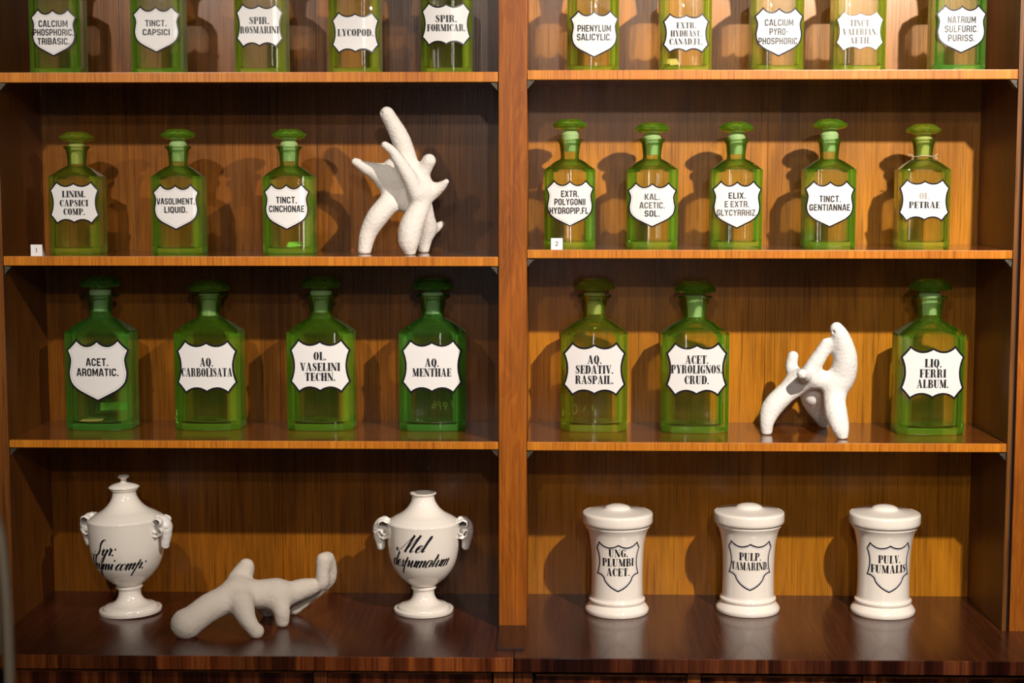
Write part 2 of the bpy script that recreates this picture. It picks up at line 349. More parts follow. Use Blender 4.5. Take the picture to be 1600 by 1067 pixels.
# copperplate hand: pieces in an upright frame, slanted afterwards; width follows the down-strokes
def pen(*pts, k=7, thin=.035, thick=.15):
    P = cr_spline(pts, k); out = []
    for i, p in enumerate(P):
        a, b = P[max(0, i-1)], P[min(len(P)-1, i+1)]; d = b-a; n = math.hypot(*d) or 1
        out.append((p[0], p[1], thin+(thick-thin)*max(0, -d[1]/n)**1.6))
    return out
def script_glyphs():
    G = {}; X = .42
    G['u'] = (.50, [pen((-.06, .1), (.03, .28), (.10, X)), pen((.10, X), (.10, .2), (.12, .06), (.19, 0), (.28, .1), (.36, .3), (.38, X)), pen((.38, X), (.38, .18), (.41, .04), (.50, .08))])
    G['i'] = (.28, [pen((-.06, .1), (.03, .28), (.10, X)), pen((.10, X), (.10, .18), (.13, .03), (.24, .08)), [(.13, .58, .10), (.13, .68, .10)]])
    G['m'] = (.74, [pen((-.05, .25), (.02, .38), (.09, X)), pen((.09, X), (.09, .2), (.09, 0)), pen((.09, .05), (.17, .28), (.26, X), (.32, .38), (.33, .2), (.33, 0)), pen((.33, .05), (.41, .28), (.50, X), (.56, .38), (.57, .2), (.60, .03), (.70, .08))])
    G['n'] = (.50, [pen((-.05, .25), (.02, .38), (.09, X)), pen((.09, X), (.09, .2), (.09, 0)), pen((.09, .05), (.17, .28), (.26, X), (.32, .38), (.33, .2), (.36, .03), (.46, .08))])
    G['a'] = (.48, [pen((.32, X), (.18, X+.01), (.06, .3), (.05, .12), (.13, 0), (.24, .06), (.33, .24), (.36, X)), pen((.36, X), (.35, .18), (.38, .03), (.48, .08))])
    G['o'] = (.40, [pen((.24, X), (.1, .36), (.04, .2), (.08, .03), (.18, 0), (.30, .1), (.33, .28), (.25, X)), pen((.27, .38), (.34, .32), (.42, .36), thick=.05)])
    G['c'] = (.36, [pen((.30, .32), (.28, X), (.16, .40), (.05, .24), (.06, .07), (.16, 0), (.32, .1))])
    G['e'] = (.36, [pen((.06, .16), (.20, .22), (.29, .34), (.22, X), (.10, .34), (.05, .18), (.09, .03), (.19, 0), (.34, .1))])
    G['d'] = (.50, [pen((.32, X), (.18, X+.01), (.06, .3), (.05, .12), (.13, 0), (.24, .06), (.33, .24)), pen((.36, .88), (.36, .5), (.35, .18), (.38, .03), (.48, .08))])
    G['s'] = (.34, [pen((-.04, .08), (.08, .3), (.16, .46)), pen((.15, .44), (.20, .3), (.24, .16), (.20, .02), (.08, .0), (.03, .06), thick=.12), pen((.2, .03), (.28, .04), (.34, .1), thick=.05)])
    G['p'] = (.54, [pen((-.05, .25), (.04, .42), (.11, .60)), pen((.11, .60), (.11, .2), (.11, -.42), thick=.12), pen((.11, .05), (.2, .3), (.3, X), (.38, .36), (.39, .18), (.42, .03), (.52, .08))])
    G['t'] = (.32, [pen((-.04, .12), (.06, .35), (.12, .55)), pen((.13, .74), (.12, .4), (.12, .16), (.15, .03), (.28, .1)), pen((.0, .5), (.3, .52), thin=.05)])
    G['l'] = (.30, [pen((-.04, .12), (.10, .4), (.20, .74), (.18, .92), (.12, .86), (.10, .6), (.10, .2), (.13, .03), (.28, .1))])
    G['h'] = (.50, [pen((-.04, .12), (.08, .5), (.18, .84), (.14, .92), (.09, .8), (.09, .4), (.09, 0)), pen((.09, .05), (.17, .28), (.26, X), (.32, .38), (.33, .2), (.36, .03), (.46, .08))])
    G['r'] = (.38, [pen((-.05, .1), (.04, .34), (.10, .48), (.14, .40), (.24, .42)), pen((.24, .42), (.22, .2), (.25, .03), (.36, .1))])
    G['y'] = (.48, [pen((-.05, .25), (.04, .40), (.10, X)), pen((.10, X), (.09, .2), (.12, .04), (.20, .02), (.30, .16), (.37, X)), pen((.37, X), (.36, .0), (.33, -.34), (.22, -.46), (.12, -.34), (.22, -.14), (.46, .1), thick=.15)])
    G[':'] = (.26, [[(.12, .0, .11), (.12, .10, .11)], [(.12, .36, .11), (.12, .46, .11)]]); G[' '] = (.20, [])
    G['S'] = (.74, [pen((.66, .86), (.54, 1.0), (.40, .92), (.34, .72), (.40, .5), (.46, .3), (.40, .08), (.22, -.02), (.04, .04), (-.04, .18), (.06, .26), thick=.15)])
    G['T'] = (.66, [pen((.02, .72), (.08, .92), (.26, .94), (.46, .88), (.70, .98), thick=.12), pen((.42, .92), (.38, .6), (.36, .25), (.24, .03), (.06, .05), thick=.15)])
    G['M'] = (1.02, [pen((-.30, .22), (-.34, .1), (-.24, .04), (-.02, .20), (.22, .7), (.36, 1.0)), pen((.36, 1.0), (.36, .5), (.36, .0), thick=.14), pen((.36, .02), (.5, .45), (.66, .9), (.74, 1.0)), pen((.74, 1.0), (.70, .5), (.70, .1), (.76, .0), (.92, .1), thick=.14)])
    return G
SCRIPT = script_glyphs()
def text_strokes(text, font, width, height, gap=.10, slant=0):
    x = 0; out = []
    for ch in text:
        adv, strokes = font[ch]
        for s in strokes: out.append([(px+x+slant*py, py, pw) for px, py, pw in s])
        x += adv+gap
    x -= gap; sx = width/x
    return [[((px-x/2)*sx, py*height, pw, sx, height) for px, py, pw in s] for s in out]
def ribbon(bm, stroke, surf, sub=3, mi=0):
    """stroke points (x, y, w) or (x, y, w, sx, sy): offset in glyph space, then scaled"""
    P = []
    for p in stroke:
        if len(p) == 3: p = (*p, 1, 1)
        P.append(p)
    sx, sy = P[0][3], P[0][4]
    if len(P) == 2 or sub > 1:
        Q = []
        for a, b in zip(P, P[1:]):
            for k in range(sub):
                t = k/sub; Q.append(tuple(a[i]*(1-t)+b[i]*t for i in range(5)))
        Q.append(P[-1]); P = Q
    g = [np.array((p[0]/sx, p[1]/sy)) for p in P]; n = len(g); Lf, Rt = [], []
    closed = n > 3 and np.hypot(*(g[0]-g[-1])) < 1e-7
    for i in range(n):
        a = g[i-1] if i > 0 else (g[-2] if closed else None); c = g[i+1] if i < n-1 else (g[1] if closed else None)
        d1 = (g[i]-a) if a is not None else (c-g[i]); d2 = (c-g[i]) if c is not None else d1
        d1 = d1/(np.hypot(*d1)+1e-12); d2 = d2/(np.hypot(*d2)+1e-12)
        m = d1+d2; m = m/(np.hypot(*m)+1e-12) if np.hypot(*m) > 1e-6 else d1
        nn = np.array((-m[1], m[0])); cosv = max(.5, abs(nn @ np.array((-d1[1], d1[0]))))
        h = P[i][2]/2/cosv
        Lf.append(g[i]+nn*h); Rt.append(g[i]-nn*h)
    A = [bm.verts.new(surf(p[0]*sx, p[1]*sy)) for p in Lf]; B = [bm.verts.new(surf(p[0]*sx, p[1]*sy)) for p in Rt]
    for i in range(n-1):
        try: f = bm.faces.new((A[i], B[i], B[i+1], A[i+1])); f.material_index = mi
        except ValueError: pass
def lettering(parent, lines, font, h, surf, mat=None, slant=0, gap=.10, name='lettering'):
    """lines = (text, width, x, y of the mid height)"""
    bm = bmesh.new()
    for text, wd, cx, cy in lines:
        for s in text_strokes(text, font, wd, h, gap, slant):
            ribbon(bm, [(a[0]+cx, a[1]+cy-h/2, *a[2:]) for a in s], surf, sub=2)
    me = bpy.data.meshes.new(name); bm.to_mesh(me); bm.free(); me.materials.append(mat or INK)
    return link(name, me, parent)

# ------------------------------------------------------------------ label plates
def scal(a, b, sag, n=7):
    """arc from a to b, sagging to the left (+) of the direction"""
    a, b = np.array(a, float), np.array(b, float); d = b-a; nrm = np.array((-d[1], d[0])); out = []
    for k in range(n): t = k/n; out.append(tuple(a+d*t+nrm*sag*4*t*(1-t)))
    return out
def outline(kind):
    """unit outlines, width 1 and height 1, counter-clockwise"""
    if kind == 'A':
        R = [(0, -.5)] + [tuple(p) for p in cr_spline([(0, -.5), (.20, -.40), (.34, -.32), (.44, -.21), (.475, -.06), (.455, .08), (.45, .18), (.5, .315)], 4)[1:]]
        R = R[:-1] + scal((.5, .315), (.325, .495), .03, 4) + scal((.325, .495), (0, .45), -.24) 
    elif kind == 'B':
        R = scal((0, -.45), (.35, -.5), -.17) + scal((.35, -.5), (.5, -.29), .02, 3) + scal((.5, -.29), (.5, .29), .10, 9) + scal((.5, .29), (.35, .5), .02, 3) + scal((.35, .5), (0, .45), -.2)
        R[0:7] = scal((0, -.475), (.35, -.5), .23)
        R[-7:] = scal((.35, .5), (0, .46), .24)
    else:
        R = [tuple(p) for p in cr_spline([(0, -.5), (.10, -.455), (.20, -.39), (.29, -.30), (.325, -.225)], 4)[:-1]] + scal((.325, -.225), (.5, -.175), .12, 4) + scal((.5, -.17), (.49, .36), .12, 8) + scal((.49, .36), (.40, .48), .0, 2) + scal((.40, .49), (0, .445), .20)
    if kind == 'A':
        R[-7:] = scal((.325, .495), (0, .475), .30)
    Lf = [(-x, y) for x, y in R[::-1] if x > 1e-6]
    top = (0, {'A': .475, 'B': .46, 'C': .445}[kind])
    return R + [top] + Lf
def scaled(poly, w, h): return [(x*w, y*h) for x, y in poly]
def inset(poly, d):
    n = len(poly); out = []
    for i in range(n):
        a, b, c = (np.array(poly[(i+k) % n], float) for k in (-1, 0, 1))
        d1 = b-a; d2 = c-b; d1 = d1/(np.hypot(*d1)+1e-12); d2 = d2/(np.hypot(*d2)+1e-12)
        m = d1+d2; m = m/(np.hypot(*m)+1e-12); nn = np.array((-m[1], m[0])); cv = max(.45, nn @ np.array((-d1[1], d1[0])))
        out.append(tuple(b+nn*d/cv))
    return out
def plate(bm, poly, surf, step, mi):
    """fill the outline in columns so that it can follow a curved front; returns nothing"""
    t = bmesh.new(); t.faces.new([t.verts.new((x, y, 0)) for x, y in poly])
    xs = [p[0] for p in poly]; x = min(xs)+step
    while x < max(xs)-1e-4:
        bmesh.ops.bisect_plane(t, geom=t.verts[:]+t.edges[:]+t.faces[:], plane_co=(x, 0, 0), plane_no=(1, 0, 0)); x += step
    bmesh.ops.triangulate(t, faces=t.faces[:])
    t.verts.index_update()
    vs = [bm.verts.new(surf(v.co.x, v.co.y)) for v in t.verts]
    for f in t.faces: g = bm.faces.new([vs[v.index] for v in f.verts]); g.material_index = mi
    t.free()
def rim(bm, poly, s1, s2, mi):
    A = [bm.verts.new(s1(*p)) for p in poly]; B = [bm.verts.new(s2(*p)) for p in poly]; n = len(poly)
    for i in range(n): f = bm.faces.new((A[i], A[(i+1) % n], B[(i+1) % n], B[i])); f.material_index = mi

# ------------------------------------------------------------------ bottles
class Spec: pass
def spec(size):
    s = Spec()
    if size == 's':
        s.W, s.D, s.ch, s.bulge = .0778, .062, .0105, .0022
        s.sh, s.nb, s.nr0, s.nr1, s.lip, s.lr, s.wall, s.side = .120, .1365, .0142, .0160, .1665, .0205, .0036, .0058
        s.base = .0085; s.st_r, s.st_h, s.st_gap = .0272, .0185, .003
    else:
        s.W, s.D, s.ch, s.bulge = .105, .074, .0140, .0030
        s.sh, s.nb, s.nr0, s.nr1, s.lip, s.lr, s.wall, s.side = .156, .178, .0178, .0200, .214, .0268, .0042, .0080
        s.base = .0105; s.st_r, s.st_h, s.st_gap = .0330, .0200, .002
    return s
def front_y(s, x): 
    a = s.W/2-s.ch
    return -s.D/2-s.bulge*(1-(x/a)**2)
def section(s, inset_, round_=False):
    """octagon-like outline with a bowed front and back, always 40 points"""
    W, D, ch = s.W/2-inset_*(s.side/s.wall), s.D/2-inset_, max(.003, s.ch-inset_*.6); a = W-ch; P = []
    nF = 10
    for k in range(nF+1):
        x = -a+2*a*k/nF; P.append((x, -D-s.bulge*(1-(x/a)**2)))
    P += [(W-ch*.5, -D+ch*.5)]
    for k in range(8): P.append((W, -D+ch+(2*D-2*ch)*k/7))
    P += [(W-ch*.5, D-ch*.5)]
    for k in range(nF+1):
        x = a-2*a*k/nF; P.append((x, D+s.bulge*.6*(1-(x/a)**2)))
    P += [(-W+ch*.5, D-ch*.5)]
    for k in range(8): P.append((-W, D-ch-(2*D-2*ch)*k/7))
    P += [(-W+ch*.5, -D+ch*.5)]
    return np.array(P)
def ring_circle(sec, r):
    out = []
    for x, y in sec:
        n = math.hypot(x, y); out.append((x/n*r, y/n*r))
    return np.array(out)
_cache = {}
def bottle_mesh(size, mat):
    key = ('b', size, mat[0].name)
    if key in _cache: return _cache[key]
    s = spec(size); bm = bmesh.new(); rings = []
    O, C = section(s, 0), None
    def add(P, z): rings.append([bm.verts.new((x, y, z)) for x, y in P])
    add(O*.965, 0); add(O*.985, .0008); add(O, .003); add(O, s.base+.001)
    for k in range(1, 4): add(O, s.base+.001+(s.sh-.003-s.base)*k/3)
    add(O*.992, s.sh)
    hs = s.nb-s.sh; c0 = ring_circle(O, s.nr0)
    for t in (.12, .3, .5, .7, .86, .96):
        u = t**1.0; z = s.sh+hs*(1-(1-t)**1.35)*.97
        add((O*.97)*(1-u)+c0*u, z)
    add(c0, s.nb+.001); add(ring_circle(O, s.nr0*.985), s.nb+.004)
    add(ring_circle(O, (s.nr0+s.nr1)/2), (s.nb+s.lip)/2); add(ring_circle(O, s.nr1), s.lip-.0085); add(ring_circle(O, s.nr1*1.06), s.lip-.0060)
    add(ring_circle(O, s.lr*.90), s.lip-.0040); add(ring_circle(O, s.lr*.98), s.lip-.0034); add(ring_circle(O, s.lr), s.lip-.0022); add(ring_circle(O, s.lr*.98), s.lip-.0008); add(ring_circle(O, s.lr*.94), s.lip)
    ri = s.nr0-s.wall*.42; ro = s.nr1-s.wall*.38
    add(ring_circle(O, ro+.0012), s.lip-.0002); add(ring_circle(O, ro), s.lip-.0025)
    add(ring_circle(O, ri), s.nb-.002)
    I = section(s, s.wall); ci = ring_circle(I, ri)
    for t in (.86, .6, .35, .12):
        z = s.sh-s.wall*.8+hs*(1-(1-t)**1.35)*.97
        add((I*.96)*(1-t)+ci*t, z)
    add(I, s.sh-s.wall*1.3)
    for k in range(1, 4): add(I, s.sh-s.wall*1.3-(s.sh-s.wall*1.3-s.base-.004)*k/3)
    add(I*.95, s.base+.0012); add(I*.86, s.base+.0002); add(I*.5, s.base+.0012); add(I*.12, s.base+.002)
    cl = []; n = len(rings[0]); front = set(range(0, 10)) | set(range(21, 31))
    for q, (a, b) in enumerate(zip(rings, rings[1:])):
        zz = (a[0].co.z+b[0].co.z)/2
        for i in range(n):
            bm.faces.new((a[i], a[(i+1) % n], b[(i+1) % n], b[i]))
            if zz < s.base: c = .20  # more diffuse green at base and sides paints in the carried light
            elif zz < s.sh-.001: c = .019 if i in front else .14
            elif zz < s.nb: c = .032
            else: c = .045
            cl.append(c)
    bm.faces.new(rings[0][::-1]); bm.faces.new(rings[-1]); cl += [.11, .05]
    me = to_mesh('bottle_glass', bm, mat[0], angle=24)
    at = me.attributes.new('painted_glow', 'FLOAT', 'FACE'); at.data.foreach_set('value', cl)
    _cache[key] = me; return me
def stopper_mesh(size, mat):
    key = ('s', size, mat[0].name)
    if key in _cache: return _cache[key]
    s = spec(size); bm = bmesh.new(); r, h = s.st_r, s.st_h; n = 10
    if size == 's': prof = [(.36, 0, 0), (.40, .10, 0), (.86, .26, 0), (1.0, .46, .5), (.98, .60, 0), (.62, .93, .5), (.50, 1.0, 0)]
    else: prof = [(.46, 0, 0), (.52, .08, 0), (.92, .16, 0), (1.0, .22, .5), (1.0, .46, 0), (.66, .95, .5), (.60, 1.0, 0)]
    rings = []
    for q, z, o in prof:
        rings.append(([bm.verts.new((q*r*math.cos(2*PI*(i+o)/n), q*r*math.sin(2*PI*(i+o)/n), z*h)) for i in range(n)], o))
    for (a, oa), (b, ob) in zip(rings, rings[1:]):
        for i in range(n):
            j = (i+1) % n
            if oa == ob: bm.faces.new((a[i], a[j], b[j], b[i]))
            elif ob > oa: bm.faces.new((a[i], a[j], b[i])); bm.faces.new((b[i], a[j], b[j]))
            else: bm.faces.new((a[i], b[j], b[i])); bm.faces.new((a[i], a[j], b[j]))
    bm.faces.new(rings[0][0][::-1]); bm.faces.new(rings[-1][0])
    me = to_mesh('stopper', bm, mat[1]); _cache[key] = me; return me
def plug_mesh(size, mat, raise_):
    s = spec(size); bm = bmesh.new(); r1, r0 = s.nr1-s.wall*.38-.0003, s.nr0-s.wall*.42-.0003
    top = s.lip+raise_+s.st_gap; k = raise_/ (s.lip-s.nb)*(r1-r0)
    lathe(bm, [(r0*.9, s.nb+.002+raise_), (r0-.0005, s.nb+.003+raise_), (r1-.0008-k, s.lip-.001), (r1*.95, s.lip+raise_*.8), (r1*.80, top-.0012), (r1*.70, top+.0006)], 28)
    return to_mesh('ground_plug', bm, FR[mat[0].name], angle=35)
BORD = {'s': .0022, 'l': .0029}
def make_bottle(size, x, y, z, off, lz, lw, lh, kind, glassm, up, lines, font, h, label, group, yaw=0, ink=None, border='full', extras=()):
    s = spec(size)
    t = thing('apothecary_bottle', label, 'bottle', (x, y, z), yaw, group)
    link('glass_body', bottle_mesh(size, glassm), t)
    sp = link('stopper', stopper_mesh(size, glassm), t, (0, 0, s.lip+up+s.st_gap)); sp.rotation_euler = (0, 0, random.uniform(0, .6))
    pl = link('ground_plug', plug_mesh(size, glassm, up), sp); pl.location = (0, 0, -(s.lip+up+s.st_gap)); pl.rotation_euler = (0, 0, 0)
    def sf(d): return lambda u, v: (u+off, front_y(s, u+off)-d, v+lz)
    poly = scaled(outline(kind), lw, lh); bd = BORD[size]*(.35 if border == 'thin' else 1)
    bm = bmesh.new()
    plate(bm, poly, sf(.0012), .006, 1); rim(bm, poly, sf(-.0002), sf(.0012), 1)
    inner = inset(poly, bd); plate(bm, inner, sf(.00145), .006, 0)
    if kind == 'A' and border == 'full':
        il = inset(poly, bd*1.9); ribbon(bm, [(px, pz, .0003) for px, pz in il+[il[0]]], sf(.0016), sub=1, mi=2)
    me = bpy.data.meshes.new('enamel_label'); bm.to_mesh(me); bm.free()
    for m_ in (ENAMEL, BLACKEN, LINE): me.materials.append(m_)
    lab = link('enamel_label', me, t)
    for tx in lines:
        pass
    groups = {}
    for ln in lines: groups.setdefault(ln[4] if len(ln) > 4 else 'n', []).append(ln[:4])
    for g, lns in groups.items():
        lettering(lab, lns, font, h, sf(.0018), {'n': ink or INK, 'f': FADED, 'g': GHOST}[g], gap=.12 if font is SANS else .05)
    for e in extras: e(t, s)
    return t
def slip(x0, x1, y, z0, z1, mat, lean=.012, name='paper_slip'):
    def f(t, s):
        bm = bmesh.new()
        vs = [bm.verts.new(v) for v in ((x0, y, z0), (x1, y, z0+.002), (x1-.002, y+lean, z1), (x0+.001, y+lean, z1-.001))]
        bm.faces.new(vs); r = bmesh.ops.extrude_face_region(bm, geom=bm.faces[:])
        for v in [g for g in r['geom'] if isinstance(g, bmesh.types.BMVert)]: v.co.y += .0004
        link(name, to_mesh(name, bm, mat), t)
    return f
def etched(strokes, y=None):
    def f(t, s):
        bm = bmesh.new(); yy = s.D/2-s.wall-.0004
        for st_ in strokes: ribbon(bm, [(p[0], p[1], .0009) for p in cr_spline(st_, 5)], lambda u, v: (u, yy, v), sub=1)
        me = bpy.data.meshes.new('scratched_mark'); bm.to_mesh(me); bm.free(); me.materials.append(ETCH)
        link('scratched_mark', me, t)
    return f
def twine(t, s):
    bm = bmesh.new(); random.seed(4); r = s.nr0+.0012
    tube_bm(bm, [(r*math.cos(a)*1.02, r*math.sin(a)*1.02, s.nb+.0035+.0008*math.sin(3*a)) for a in np.linspace(0, 2*PI, 28)[:-1]], .0008, 6, True)
    for cx, sg in ((-.0165, -1), (.0175, 1)):
        for q in range(5):
            b = Vector((cx, -.004, s.nb+.003)); P = [b]
            for k in range(5): b = b+Vector((sg*random.uniform(-.0012, .0022), random.uniform(-.0015, .0015), random.uniform(-.0022, .0024))); P.append(b)
            tube_bm(bm, cr_spline(P, 3), .0007, 5)
    link('twine', to_mesh('twine', bm, TWINE, smooth=1), t, label='frayed twine knotted round the neck')

def LN(rows_, cy, sc): return rows_
G1, G2, G3 = 'green bottles on the top shelves', 'green bottles on the middle shelves', 'large green bottles on the lower shelves'
SH = {'2L': 1.7009, '2R': 1.7033, '3L': 1.4269, '3R': 1.4374, '4': 1.1462}
# (size, x, y, shelf, label dx, label z, label w, label h, kind, glass, stopper lift, font, letter height, label centre px, [(text, px wide, px y)], extras, colour words)
q1 = ([(-.016, .012), (-.02, .018), (-.015, .022), (-.010, .017), (-.013, .012), (-.016, .012)], [(-.002, .018), (0, .018)], [(.006, .012), (.006, .022)])
B = [
 ('s', -.7235, .090, '2L', .0024, .0632, .0702, .0729, 'A', GG, .002, SANS, .0098, 51, [('CALCIUM', 46.5, 38), ('PHOSPHORIC.', 65, 51), ('TRIBASIC.', 51.4, 64.5)], (), 'square green glass bottle with white shield lettered CALCIUM PHOSPHORIC. TRIBASIC.'),
 ('s', -.5680, .090, '2L', .0034, .0678, .0724, .0714, 'A', GG, .002, SANS, .0092, 45.8, [('TINCT.', 34, 37), ('CAPSICI', 43, 50.5)], (), 'square green glass bottle with white shield lettered TINCT. CAPSICI'),
 ('s', -.4090, .090, '2L', .0016, .0728, .0718, .0669, 'B', GY, .002, SERIF, .0105, 40, [('SPIR.', 32, 32.6), ('ROSMARINI', 62, 46.6)], (), 'square green glass bottle with white label lettered SPIR. ROSMARINI'),
 ('s', -.2655, .090, '2L', .0034, .0619, .0720, .0631, 'B', GY, .002, SERIF, .0105, 51, [('LYCOPOD.', 57, 51)], (), 'square yellow-green glass bottle with white label lettered LYCOPOD.'),
 ('s', -.1248, .090, '2L', .0006, .0744, .0750, .0658, 'B', GY, .002, SERIF, .0105, 37.5, [('SPIR.', 34, 29.5), ('FORMICAR.', 61, 43)], (), 'square green glass bottle with white label lettered SPIR. FORMICAR.'),
 ('s', .0973, .090, '2R', .0011, .0571, .0734, .0715, 'A', GY, .002, SANS, .0100, 52.5, [('PHENYLUM', 53, 44.5), ('SALICYLIC.', 55, 57.5)], (), 'square yellow-green glass bottle with white shield lettered PHENYLUM SALICYLIC.'),
 ('s', .2373, .090, '2R', -.0009, .0577, .0699, .0599, 'B', GY, .002, SERIF, .0092, 51.5, [('EXTR.', 31, 40), ('HYDRAST.', 49, 52), ('CANAD.FL.', 52.5, 64)], (slip(-.028, -.010, -.02, .010, .022, PAPER),), 'square yellow-green glass bottle with white label lettered EXTR. HYDRAST. CANAD. FL.'),
 ('s', .3753, .085, '2R', -.0003, .0592, .0737, .0739, 'A', GY, .002, SANS, .0098, 49, [('CALCIUM', 45, 35.5), ('PYRO-', 30, 49), ('PHOSPHORIC.', 64, 63)], (), 'square yellow-green glass bottle with white shield lettered CALCIUM PYRO-PHOSPHORIC.'),
 ('s', .4988, .085, '2R', -.0025, .0598, .0693, .0588, 'B', GY, .002, SERIF, .0095, 48, [('TINCT.', 33, 36, 'f'), ('VALERIAN.', 54.6, 49, 'f'), ('AETH.', 33, 62, 'f')], (), 'square yellow-green glass bottle, worn white label lettered TINCT. VALERIAN. AETH.'),
 ('s', .6465, .080, '2R', -.0012, .0623, .0754, .0726, 'A', GD, .002, SANS, .0100, 44.5, [('NATRIUM', 44, 31), ('SULFURIC.', 52.5, 44.5), ('PURISS.', 42, 58)], (), 'square deep green glass bottle with white shield lettered NATRIUM SULFURIC. PURISS.'),
 ('s', -.7030, .100, '3L', .0037, .0795, .0764, .0663, 'B', GY, .0005, SERIF, .0100, 317, [('LINIM.', 38, 303.7), ('CAPSICI', 46, 317.5), ('COMP.', 34.5, 330.7)], (), 'square yellow-green bottle with olive stopper and label lettered LINIM. CAPSICI COMP.'),
 ('s', -.5445, .100, '3L', .0018, .0733, .0720, .0716, 'A', GG, .0045, SANS, .0094, 323.5, [('VASOLIMENT.', 61, 315), ('LIQUID.', 36.7, 328)], (), 'square green bottle with bright green stopper and shield lettered VASOLIMENT. LIQUID.'),
 ('s', -.3725, .105, '3L', .0005, .0737, .0710, .0726, 'A', GG, .0045, SANS, .0100, 323, [('TINCT.', 33.5, 313), ('CINCHONAE', 57, 326.5)], (slip(-.007, .017, .006, .0095, .018, PAPERG),), 'square green bottle with white shield lettered TINCT. CINCHONAE beside the upright clay sculpture'),
 ('s', 0.0632, .101, '3R', .0002, .0686, .0743, .0720, 'A', GG, .009, SANS, .0096, 318, [('EXTR.', 28, 303.7), ('POLYGONII', 49.5, 316), ('HYDROPIP.FL.', 65, 329.3)], (), 'square green bottle behind number card 2, shield lettered EXTR. POLYGONII HYDROPIP. FL.'),
 ('s', 0.1898, .101, '3R', -.0012, .0664, .0759, .0695, 'A', GG, .0035, SANS, .0094, 320, [('KAL.', 24, 308, 'f'), ('ACETIC.', 40, 321, 'f'), ('SOL.', 24, 333.5)], (), 'square green bottle with partly worn shield lettered KAL. ACETIC. SOL.'),
 ('s', 0.3191, .101, '3R', -.0012, .0668, .0757, .0742, 'A', GG, .0045, SANS, .0094, 319.5, [('ELIX.', 27, 306), ('E EXTR.', 39, 319, 'f'), ('GLYCYRRHIZ.', 64, 332, 'f')], (), 'square green bottle with partly worn shield lettered ELIX. E EXTR. GLYCYRRHIZ.'),
 ('s', 0.4618, .101, '3R', -.0028, .0678, .0764, .0722, 'A', GG, .0085, SANS, .0098, 318.5, [('TINCT.', 34, 311), ('GENTIANNAE', 64.5, 324)], (), 'square green bottle with raised stopper and shield lettered TINCT. GENTIANNAE'),
 ('s', 0.6054, .101, '3R', -.0033, .0732, .0764, .0649, 'B', GY, .001, SERIF, .0100, 313, [('OL.', 17.5, 306, 'g'), ('PETRAE', 49, 320)], (twine,), 'square green bottle with twine round its neck and label lettered OL. PETRAE'),
 ('l', -.6831, .140, '4', .0040, .0971, .0998, .1003, 'A', GD, .007, SANS, .0120, 578.5, [('ACET.', 36, 566), ('AROMATIC.', 68, 582)], (slip(-.034, .004, -.022, .0115, .014, PAPER, .02), slip(-.014, .034, .034, .022, .036, PAPERG, 0)), 'large green bottle with white shield lettered ACET. AROMATIC.'),
 ('l', -.5103, .145, '4', .0025, .1020, .0960, .0861, 'B', GG, .0, SERIF, .0135, 573.5, [('AQ.', 21.6, 566), ('CARBOLISATA', 83, 582)], (), 'large green bottle with white label lettered AQ. CARBOLISATA'),
 ('l', -.3312, .145, '4', .0026, .1041, .0962, .0865, 'B', GG, .006, SERIF, .0130, 572, [('OL.', 20.4, 556.5), ('VASELINI', 65, 573.5), ('TECHN.', 49, 589)], (), 'large green bottle with white label lettered OL. VASELINI TECHN.'),
 ('l', -.1532, .145, '4', .0009, .1034, .0963, .0865, 'B', GD, .0035, SERIF, .0130, 572, [('AQ.', 22.5, 565.5), ('MENTHAE', 63, 581)],
   (etched([[(.030, .026), (.028, .040)], [(.020, .034), (.016, .037), (.014, .033), (.018, .030), (.020, .035), (.017, .024)], [(.010, .034), (.007, .038), (.005, .034), (.009, .031), (.010, .025)], [(-.001, .040), (.002, .033), (-.001, .027), (-.004, .031), (0, .034)]]),), 'large green bottle with white label lettered AQ. MENTHAE beside the divider'),
 ('l', .1032, .145, '4', -.0003, .1002, .0986, .0856, 'B', GY, .0035, SERIF, .0132, 576.5, [('AQ.', 22.5, 561.5), ('SEDATIV.', 61, 577), ('RASPAIL.', 61.5, 593)],
   (etched([[(-.030, .018), (-.034, .024), (-.032, .032), (-.028, .033), (-.026, .026), (-.029, .018)], [(-.016, .024), (-.012, .032)], [(-.004, .032), (.004, .024)], [(-.002, .024), (.0, .033)]]),), 'large yellow-green bottle with white label lettered AQ. SEDATIV. RASPAIL.'),
 ('l', .2612, .135, '4', .0001, .1015, .0959, .0856, 'B', GG, .0, SERIF, .0132, 576.7, [('ACET.', 37, 561.5), ('PYROLIGNOS.', 82.5, 576.5), ('CRUD.', 39, 593)], (), 'large green bottle with white label lettered ACET. PYROLIGNOS. CRUD.'),
 ('l', .6273, .125, '4', -.0026, .0984, .0985, .0840, 'B', GG, .005, SERIF, .0130, 582, [('LIQ.', 27, 567), ('FERRI', 42.6, 583), ('ALBUM.', 50.7, 599)], (), 'large green bottle with white label lettered LIQ. FERRI ALBUM.'),
]

